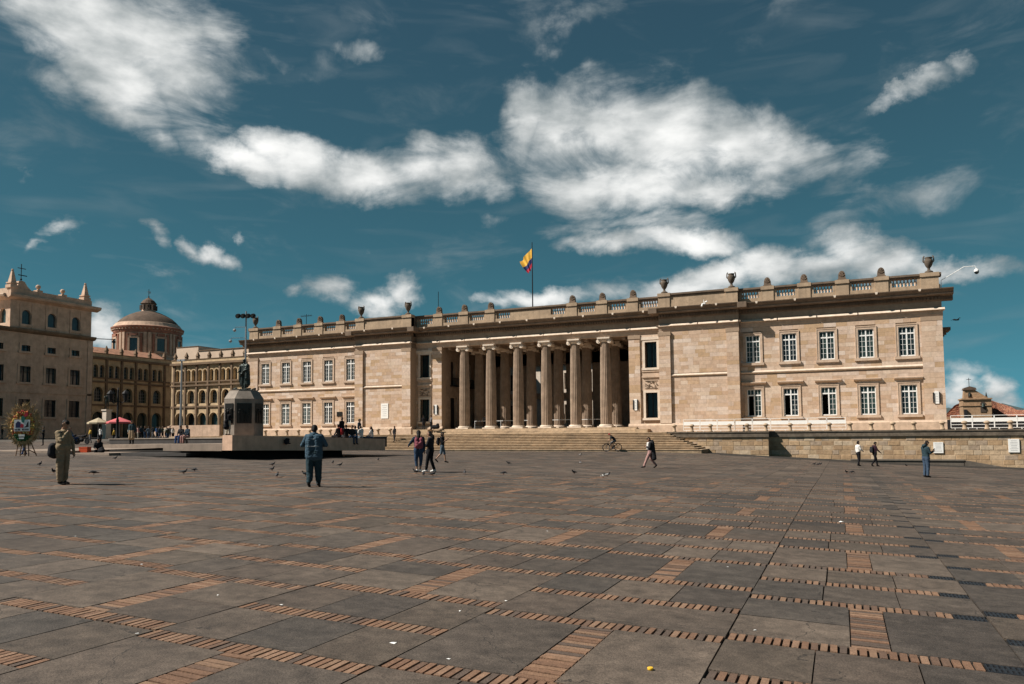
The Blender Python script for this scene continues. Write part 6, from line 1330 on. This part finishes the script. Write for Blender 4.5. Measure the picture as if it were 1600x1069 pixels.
# ------------------------------------------------------------------ statue on the pedestal
Z0=2.84
mat('c_bronze_',(.03,.036,.034),.45,.3,6,.4,25,metal=.5,stain=.4,stainc=(.055,.085,.075)); 
sb=bones_of(scaleJ(2.0,elL=(-.26,.06,1.13),wrL=(-.14,.22,1.05),elR=(.27,.02,1.14),wrR=(.22,.2,1.02),anL=(-.1,.06,.085)),hair='short')
sb+=[((q*.16,-.10,1.55),.13,(q*.20,-.08,.42),.17,'top') for q in (-1,1)]+[((0,-.15,1.5),.14,(0,-.16,.36),.2,'top'),((-.2,.02,1.5),.1,(-.24,.06,.75),.11,'top'),((.24,.05,1.5),.09,(.3,.0,.6),.1,'top'),((-.2,.1,1.35),.07,(.15,.14,.95),.08,'top')]
stt=person('dark green bronze statue of a cloaked standing man on the pedestal',(px,py,Z0),R(203.6)-R(20),2.0,None,mesh=skin_mesh('bronze_statue',sb,{k:MATS['c_bronze_'] for k in ('top','bot','skin','hair','shoe','arm')},.02),cat='statue',nm='bronze_statue')
tr=[]
for k in range(16): a=rc.uniform(0,6.28); rr=rc.uniform(.35,.75); tr.append(((rr*math.cos(a),rr*math.sin(a),.04),.06,(rr*math.cos(a+.35),rr*math.sin(a+.35),rc.uniform(.05,.16)),.05,'a'))
loose('bronze_trophies',tr,{'a':MATS['c_bronze_']},(px,py,Z0),0,'low tangle of bronze trophies lying round the statue feet','sculpture',.03)
fw=[((rc.uniform(-.25,.25),rc.uniform(-.1,.1),rc.uniform(.05,.4)),rc.uniform(.04,.08),(rc.uniform(-.25,.25),rc.uniform(-.1,.1),rc.uniform(.05,.4)),.04,'a') for k in range(14)]
loose('dried_wreath',fw,{'a':'char'},(-31.55,37.2,-.55),R(90),'dark dried flower wreath leaning on the parapet wall','wreath',.03)
# ------------------------------------------------------------------ flower wreath on an easel
def wreath():
    X,Y=-42.9,28.2; z=gf(X,Y); rz=R(30)
    r=thing('flower_wreath',(X,Y,z),'tall oval funeral wreath of straw and flowers with a printed board on an easel','wreath',rz=rz)
    def L(nm,mb,m,kind=None):
        o=mb.build(nm,m,None,loc=(0,0,0),kind=kind); o.parent=r; return o
    e=MB()
    for a,b in (((-.35,-.05,0),(-.2,.1,1.4)),((.35,-.05,0),(.2,.1,1.4)),((-.12,-.05,0),(-.1,.05,.7)),((.12,-.05,0),(.1,.05,.7)),((.3,.9,0),(0,.15,1.6)),((-.3,.9,0),(0,.15,1.6)),((.32,.02,.35),(.3,.85,.12)),((-.35,-.03,.3),(.35,-.03,.3))): e.cyl(a,b,.028,6)
    mat('easel_wood',(.16,.09,.05),.8,.2); L('easel',e,'easel_wood')
    mat('straw',(.34,.22,.10),.95,.3,30,tones=[(.36,.25,.13),(.48,.35,.19),(.28,.19,.10),(.42,.30,.14)]); mat('flowers',(.3,.2,.1),.8,.2,tones=[(.36,.06,.04),(.58,.40,.10),(.46,.14,.05),(.58,.46,.20),(.50,.27,.06),(.60,.44,.12)],piece=1); mat('greens',(.03,.11,.04),.8,.3)
    cz=1.72; s=MB(); f=MB(); g_=MB(); rq=random.Random(9)
    for k in range(620):
        a=rq.uniform(0,2*math.pi); q=rq.uniform(.76,1.10); x,zz=.78*q*math.cos(a),1.06*q*math.sin(a); dx_,dz_=rq.gauss(math.cos(a),.5),rq.gauss(math.sin(a),.5)
        tip=.2 if zz>-.3 else .1
        s.tube([(x*.93,rq.uniform(-.06,.06),cz+zz*.93),(x+dx_*tip,rq.uniform(-.12,.08),cz+zz+dz_*tip)],.03,4,.008)
    for k in range(560):
        a=rq.uniform(0,2*math.pi); q=math.sqrt(rq.uniform(.05,.72)); x,zz=.74*q*math.cos(a),1.02*q*math.sin(a)
        t=g_ if (zz<-.5 and q>.5) else f
        t.ball((x,-.07-rq.uniform(0,.07),cz+zz),rq.uniform(.035,.062),6,4)
    L('straw_rim',s,'straw','stuff'); L('flower_bed',f,'flowers','stuff'); L('green_trim',g_,'greens','stuff')
    d=MB(); n=24; d.ext([(.76*math.cos(2*math.pi*k/n),cz+1.04*math.sin(2*math.pi*k/n)) for k in range(n)],-.05,.06); L('backing','straw' and d,'straw')
    b=MB(); b.box(-.42,.42,-.19,-.16,1.42,2.08); bo_=L('printed_board',b,'white_paint')
    pr=MB(); mat('print_blue',(.02,.03,.10),.6,.1); mat('print_red',(.45,.03,.05),.6,.1); mat('print_black',(.02,.02,.02),.6,.1); mat('print_teal',(.02,.16,.13),.6,.1)
    pr.cur=0; pr.ext([(-.34,1.62),(-.05,1.62),(-.08,1.92),(-.22,2.0),(-.34,1.86)],-.195,-.19); pr.cur=1; pr.ext([(-.1,1.64),(.08,1.6),(.1,1.8),(-.04,1.86)],-.2,-.195); pr.cur=3; pr.ext([(-.02,1.95),(.1,1.9),(.18,2.25),(.02,2.3),(-.06,2.15)],-.2,-.16); pr.cur=1; pr.ext([(.1,2.2),(.3,2.3),(.3,2.5),(.14,2.45)],-.2,-.16)
    pr.cur=2; pr.ext([(.12,1.62),(.36,1.66),(.34,2.0),(.28,1.9),(.22,1.74)],-.196,-.19)
    x=-.38
    for wd in (.05,.04,.06,.05,0,.06,.05,.05,.06,.04):
        if wd: pr.box(x,x+wd,-.196,-.19,1.46,1.56)
        x+=.078
    o=pr.build('print',['print_blue','print_red','print_black','print_teal'],None,loc=(0,0,0)); o.parent=bo_
    w2=MB(); w2.box(-.16,.16,-.2,-.17,1.12,1.24); w2.box(-.13,.13,-.2,-.17,.98,1.06); L('ribbon','x' and w2,'white_paint')
wreath()
# ------------------------------------------------------------------ lamps, parasols, motorbikes, small statue
ms=thing('floodlight_mast',(-54.66,58.11,gf(-54.66,58.11)),'tall slim mast with a row of four round floodlights behind the statue','lamp post')
x,y,z=-54.66,58.11,gf(-54.66,58.11)
MB().tube([(x,y,z),(x,y,12.6)],.13,8,.07).build('pole','galvanised',ms)
q=MB(); q.cyl((x-R0.x*.75,y-R0.y*.75,12.15),(x+R0.x*.75,y+R0.y*.75,12.15),.04,6); q.build('crossbar','galvanised',ms)
for k in (-1.5,-.5,.5,1.5):
    a,b=x+R0.x*.5*k,y+R0.y*.5*k; q=MB(); q.cyl((a,b,12.15),(a+.14,b-.32,12.05),.23,12); h=q.build('floodlight','dark_iron',ms); q=MB(); q.cyl((a+.142,b-.325,12.05),(a+.15,b-.335,12.045),.19,12); q.build('lens','glass_blue',h)
for (zz,l) in ((11.0,-1.15),(9.9,-1.55)):
    q=MB(); q.tube([(x,y,zz),(x+R0.x*l*.9,y+R0.y*l*.9,zz),(x+R0.x*l,y+R0.y*l,zz-.15)],.03,5); q.ball((x+R0.x*l,y+R0.y*l,zz-.32),.16,8,6); q.build('dome_camera','galvanised',ms)
x,y=-72.63,66.65; z=gf(x,y); pl2=thing('street_light',(x,y,z),'plain grey pole with a flat twin lamp head before the sunlit college wing','lamp post')
MB().tube([(x,y,z),(x,y,9.2)],.16,8,.10).build('pole','galvanised',pl2)
for sd in (-1,1): q=MB(); q.box(x+sd*.08-.0,x+sd*.62,y-.18,y+.18,9.1,9.32) if sd>0 else q.box(x-.62,x-.08,y-.18,y+.18,9.1,9.32); q.build('lamp_head','galvanised',pl2)
x,y=-61.9,49.47; z=gf(x,y); ol=thing('ornate_lamp',(x,y,z),'black ornate cast iron lamp with two lanterns beside the parasols','lamp post')
MB().lathe([(.42,z),(.42,z+.25),(.32,z+.35),(.28,z+.8),(.2,z+.95),(.13,z+1.1),(.11,z+2.4),(.14,z+2.5),(.09,z+2.7),(.08,z+5.3),(.03,z+5.6)],x,y,12).build('post','dark_iron',ol,True)
q=MB()
for sd in (-1,1): q.tube([(x,y,z+4.3),(x+R0.x*.4*sd,y+R0.y*.4*sd,z+4.15),(x+R0.x*.7*sd,y+R0.y*.7*sd,z+4.35)],.05,6)
q.build('arms','dark_iron',ol)
for sd in (-1,1):
    a,b=x+R0.x*.7*sd,y+R0.y*.7*sd; q=MB(); q.lathe([(.1,z+4.35),(.15,z+4.45),(.3,z+5.0),(.34,z+5.02),(.2,z+5.2),(.05,z+5.35)],a,b,6); q.build('lantern','dark_iron',ol)
x,y=-89.76,70.09; z=gf(x,y); sp_=thing('statue_plinth',(x,y,z),'pale tall square plinth carrying a small dark statue by the parasols','plinth')
q=MB(); q.box(x-.55,x+.55,y-.55,y+.55,z,z+.4); q.box(x-.38,x+.38,y-.38,y+.38,z+.4,3.55); q.box(x-.48,x+.48,y-.48,y+.48,3.55,3.72); q.build('shaft','sandstone_pale',sp_)
person('small dark bronze figure leaning on a plinth by the corner building',(x,y,3.72),TOW+R(30),2.2,None,mesh=skin_mesh('bronze_figure',bones_of(scaleJ(2.2,elR=(.3,.1,1.2),wrR=(.2,.3,1.35))),{k:MATS['c_bronze_'] for k in ('top','bot','skin','hair','shoe','arm')},.035),cat='statue',nm='bronze_figure')
def parasol(x,y,rad,zt,m,lab,tilt=0):
    z=gf(x,y); r=thing('parasol',(x,y,z),lab,'parasol'); MB().cyl((x,y,z),(x,y,zt),.03,6).build('pole','galvanised',r)
    q=MB(); n=8; top=q.vert((x,y,zt)); ring=[q.vert((x+rad*math.cos(2*math.pi*k/n),y+rad*math.sin(2*math.pi*k/n),zt-.55+tilt*math.cos(2*math.pi*k/n))) for k in range(n)]; low=[q.vert((x+rad*math.cos(2*math.pi*k/n),y+rad*math.sin(2*math.pi*k/n),zt-.72+tilt*math.cos(2*math.pi*k/n))) for k in range(n)]
    for k in range(n): q.face((top,ring[k],ring[(k+1)%n])); q.face((ring[k],low[k],low[(k+1)%n],ring[(k+1)%n]))
    q.build('canopy',m,r)
    q=MB(); q.cyl((x,y,z),(x,y,z+.12),.28,10); q.build('base','dark_iron',r)
mat('canvas_beige',(.42,.35,.24),.9,.1); mat('canvas_pink',(.55,.13,.14),.9,.1)
parasol(-77.16,59.2,1.15,2.25,'canvas_beige','beige market parasol over the vendors'); parasol(-75.0,60.2,1.35,2.3,'canvas_pink','pink market parasol beside the ornate lamp')
def motorbike(x,y,rz,m,lab):
    r=thing('motorbike',(x,y,gf(x,y)),lab,'motorbike','motorbikes parked by the corner building',rz)
    def L(nm,mb,mm):
        o=mb.build(nm,mm,None,loc=(0,0,0)); o.parent=r
    for yy in (.65,-.6):
        t=MB(); n=18; t.tube([(0,yy+.25*math.cos(2*math.pi*k/n),.31+.25*math.sin(2*math.pi*k/n)) for k in range(n+1)],.06,6); t.cyl((-.03,yy,.31),(.03,yy,.31),.18,10); L('wheel',t,'dark_iron')
    b=MB(); b.ball((0,.15,.82),.2,10,7,(.8,1.5,.8)); b.ball((0,-.05,.45),.24,8,6,(.7,1.1,.9)); b.cyl((0,.3,.9),(0,.65,.31),.05,6); b.cyl((0,-.2,.5),(0,-.6,.31),.05,6); b.ball((0,.62,.66),.16,8,6,(.6,1.2,.5)); L('body',b,m)
    s=MB(); s.ball((0,-.35,.82),.2,10,6,(.7,2.0,.4)); L('seat',s,'dark_iron')
    h=MB(); h.tube([(-.36,.22,1.05),(0,.36,1.02),(.36,.22,1.05)],.02,5); h.ball((0,.48,.9),.12,8,6); L('handlebar',h,'dark_iron')
motorbike(-70.4,50.9,RIGHT+.4,'c_blue','blue motorbike parked beside a darker one on the square'); motorbike(-70.6,52.4,RIGHT-.3,'c_char','dark motorbike parked beside a blue one on the square')
person('rider in navy standing by the parked motorbikes',G3(-71.2,51.5),RIGHT,1.7,None,mesh=variant(1,'greyblue','black'),group='people by the motorbikes')
